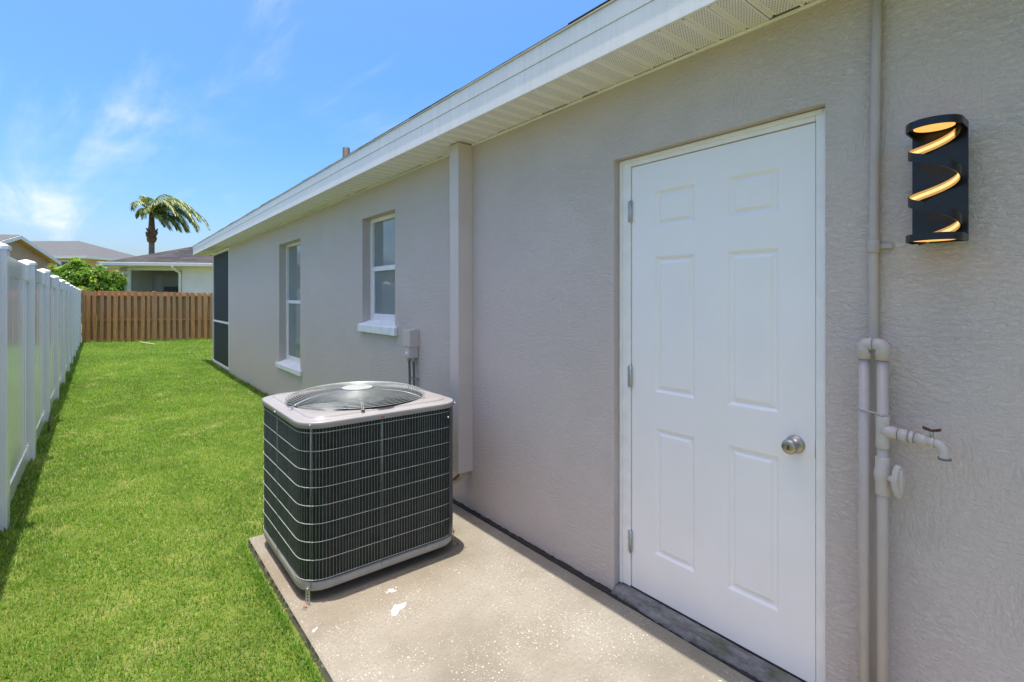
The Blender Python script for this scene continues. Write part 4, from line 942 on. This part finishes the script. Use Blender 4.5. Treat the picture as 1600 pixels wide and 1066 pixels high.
def build_shrub(label, cx, d, base_px, lobes, n_leaf, seed):
    """lobes: (pixel-free) sideways metres, depth metres, height, radius"""
    r_ = random.Random(seed); rt = rd(1, 0); fw = rd(0, 1); c0 = pt(cx, 465, d); base = Vector((c0.x, c0.y, -.2))
    t = thing('shrub', label, 'shrub', base, 'shrubs beyond the wooden fence')
    st = MB()
    for sx, sy, sz, r in lobes:
        e = base + rt * sx + fw * sy + Vector((0, 0, sz + .2)); mid = base.lerp(e, .5) + Vector((r_.uniform(-.1, .1), r_.uniform(-.1, .1), .15)); st.tube([base + Vector((r_.uniform(-.08, .08), r_.uniform(-.08, .08), 0)), mid, e], [.045, .03, .012], 6)
    st.build('stems', M['bark'], t)
    V = []; Fc = []; T = []
    tot = sum(l[3] ** 2 for l in lobes)
    for sx, sy, sz, r in lobes:
        c = base + rt * sx + fw * sy + Vector((0, 0, sz + .2)); cl_n = int(n_leaf / 9 * r * r / tot)
        for _ in range(cl_n):
            v = Vector((r_.gauss(0, 1), r_.gauss(0, 1), r_.gauss(0, 1))).normalized(); p = c + v * r * (r_.uniform(.55, 1.0) ** .6) * (1 + .12 * math.sin(5 * v.x + 3 * v.z)); p.z = max(p.z, -.1)
            out = (v + Vector((0, 0, .6))).normalized(); ct = r_.gauss(.5, .2)
            for q in range(9):
                a = 6.283 * q / 9 + r_.uniform(-.3, .3); s1 = out.cross(Vector((.3, .9, .2))).normalized(); s2 = out.cross(s1)
                dv = (s1 * math.cos(a) + s2 * math.sin(a) + out * r_.uniform(.15, .8)).normalized(); L_ = r_.uniform(.13, .21); w_ = L_ * r_.uniform(.17, .24); sd = dv.cross(out).normalized() * w_; nn = sd.cross(dv).normalized()
                b0 = p + dv * .02; m_ = b0 + dv * L_ * .5 - nn * .012; e = b0 + dv * L_ - Vector((0, 0, L_ * .28)); k0 = len(V)
                V += [tuple(b0), tuple(m_ + sd + nn * .018), tuple(m_), tuple(m_ - sd + nn * .018), tuple(e)]; Fc += [(k0, k0 + 1, k0 + 2), (k0, k0 + 2, k0 + 3), (k0 + 1, k0 + 4, k0 + 2), (k0 + 2, k0 + 4, k0 + 3)]
                T += [min(1, max(0, ct + r_.gauss(0, .12)))] * 5
    leaf_obj('foliage', V, Fc, T, M['bush'], t)
build_shrub('large glossy green shrub above the left end of the wooden fence', 118, 21.6, 0, [(-.75, 0, 2.15, .62), (-.25, .25, 2.45, .58), (.25, 0, 2.35, .62), (.55, .2, 2.0, .6), (-.45, -.1, 1.6, .75), (.3, -.2, 1.5, .75), (.05, .1, 2.75, .38), (-.9, .2, 1.5, .6), (.85, 0, 1.4, .55), (.78, .3, 2.55, .3)], 9000, 3)
build_shrub('small green shrub beside the white porch column', 174, 22.4, 0, [(0, 0, 1.75, .42), (.1, .2, 2.25, .35), (-.2, 0, 1.4, .5), (.25, 0, 1.3, .4)], 2600, 5)
# ------------------------------------------------------------------ small things
def small():
    st = thing('fence_scrap', 'thin pale wood strip lying in the grass before the wooden fence', 'wood scrap', Z0(221, 537))
    a, b = Z0(219, 537), Z0(242, 541); u = (b - a).normalized(); s = Vector((-u.y, u.x, 0)) * .02; up = Vector((0, 0, .05)); h = Vector((0, 0, .015))
    MB().hexa([tuple(p) for p in (a - s + up, b - s + up, b + s + up, a + s + up, a - s + up + h, b - s + up + h, b + s + up + h, a + s + up + h)]).build('strip', M['foam'], st)
    p = Vector((-.50, 7.62, float(gz(np.array(-.5), np.array(7.62))))); t = thing('weed', 'dry thin weed standing against the white fence', 'weed', p)
    m = MB()
    for dx, dy, h_ in ((.04, .05, .34), (.09, -.04, .40), (.02, -.10, .25), (.11, .10, .22)): m.tube([p, p + Vector((dx * .35, dy * .3, h_ * .55)), p + Vector((dx, dy, h_))], [.004, .003, .0015], 5)
    m.build('stems', M['weed'], t)
M['weed'] = paint('dry_weed', (.16, .15, .09), .9, 0, .3)
def Z0(x, y):
    d = (CH + .14) * 785 / (y - 465); v = pt(x, y, d); return v
small()
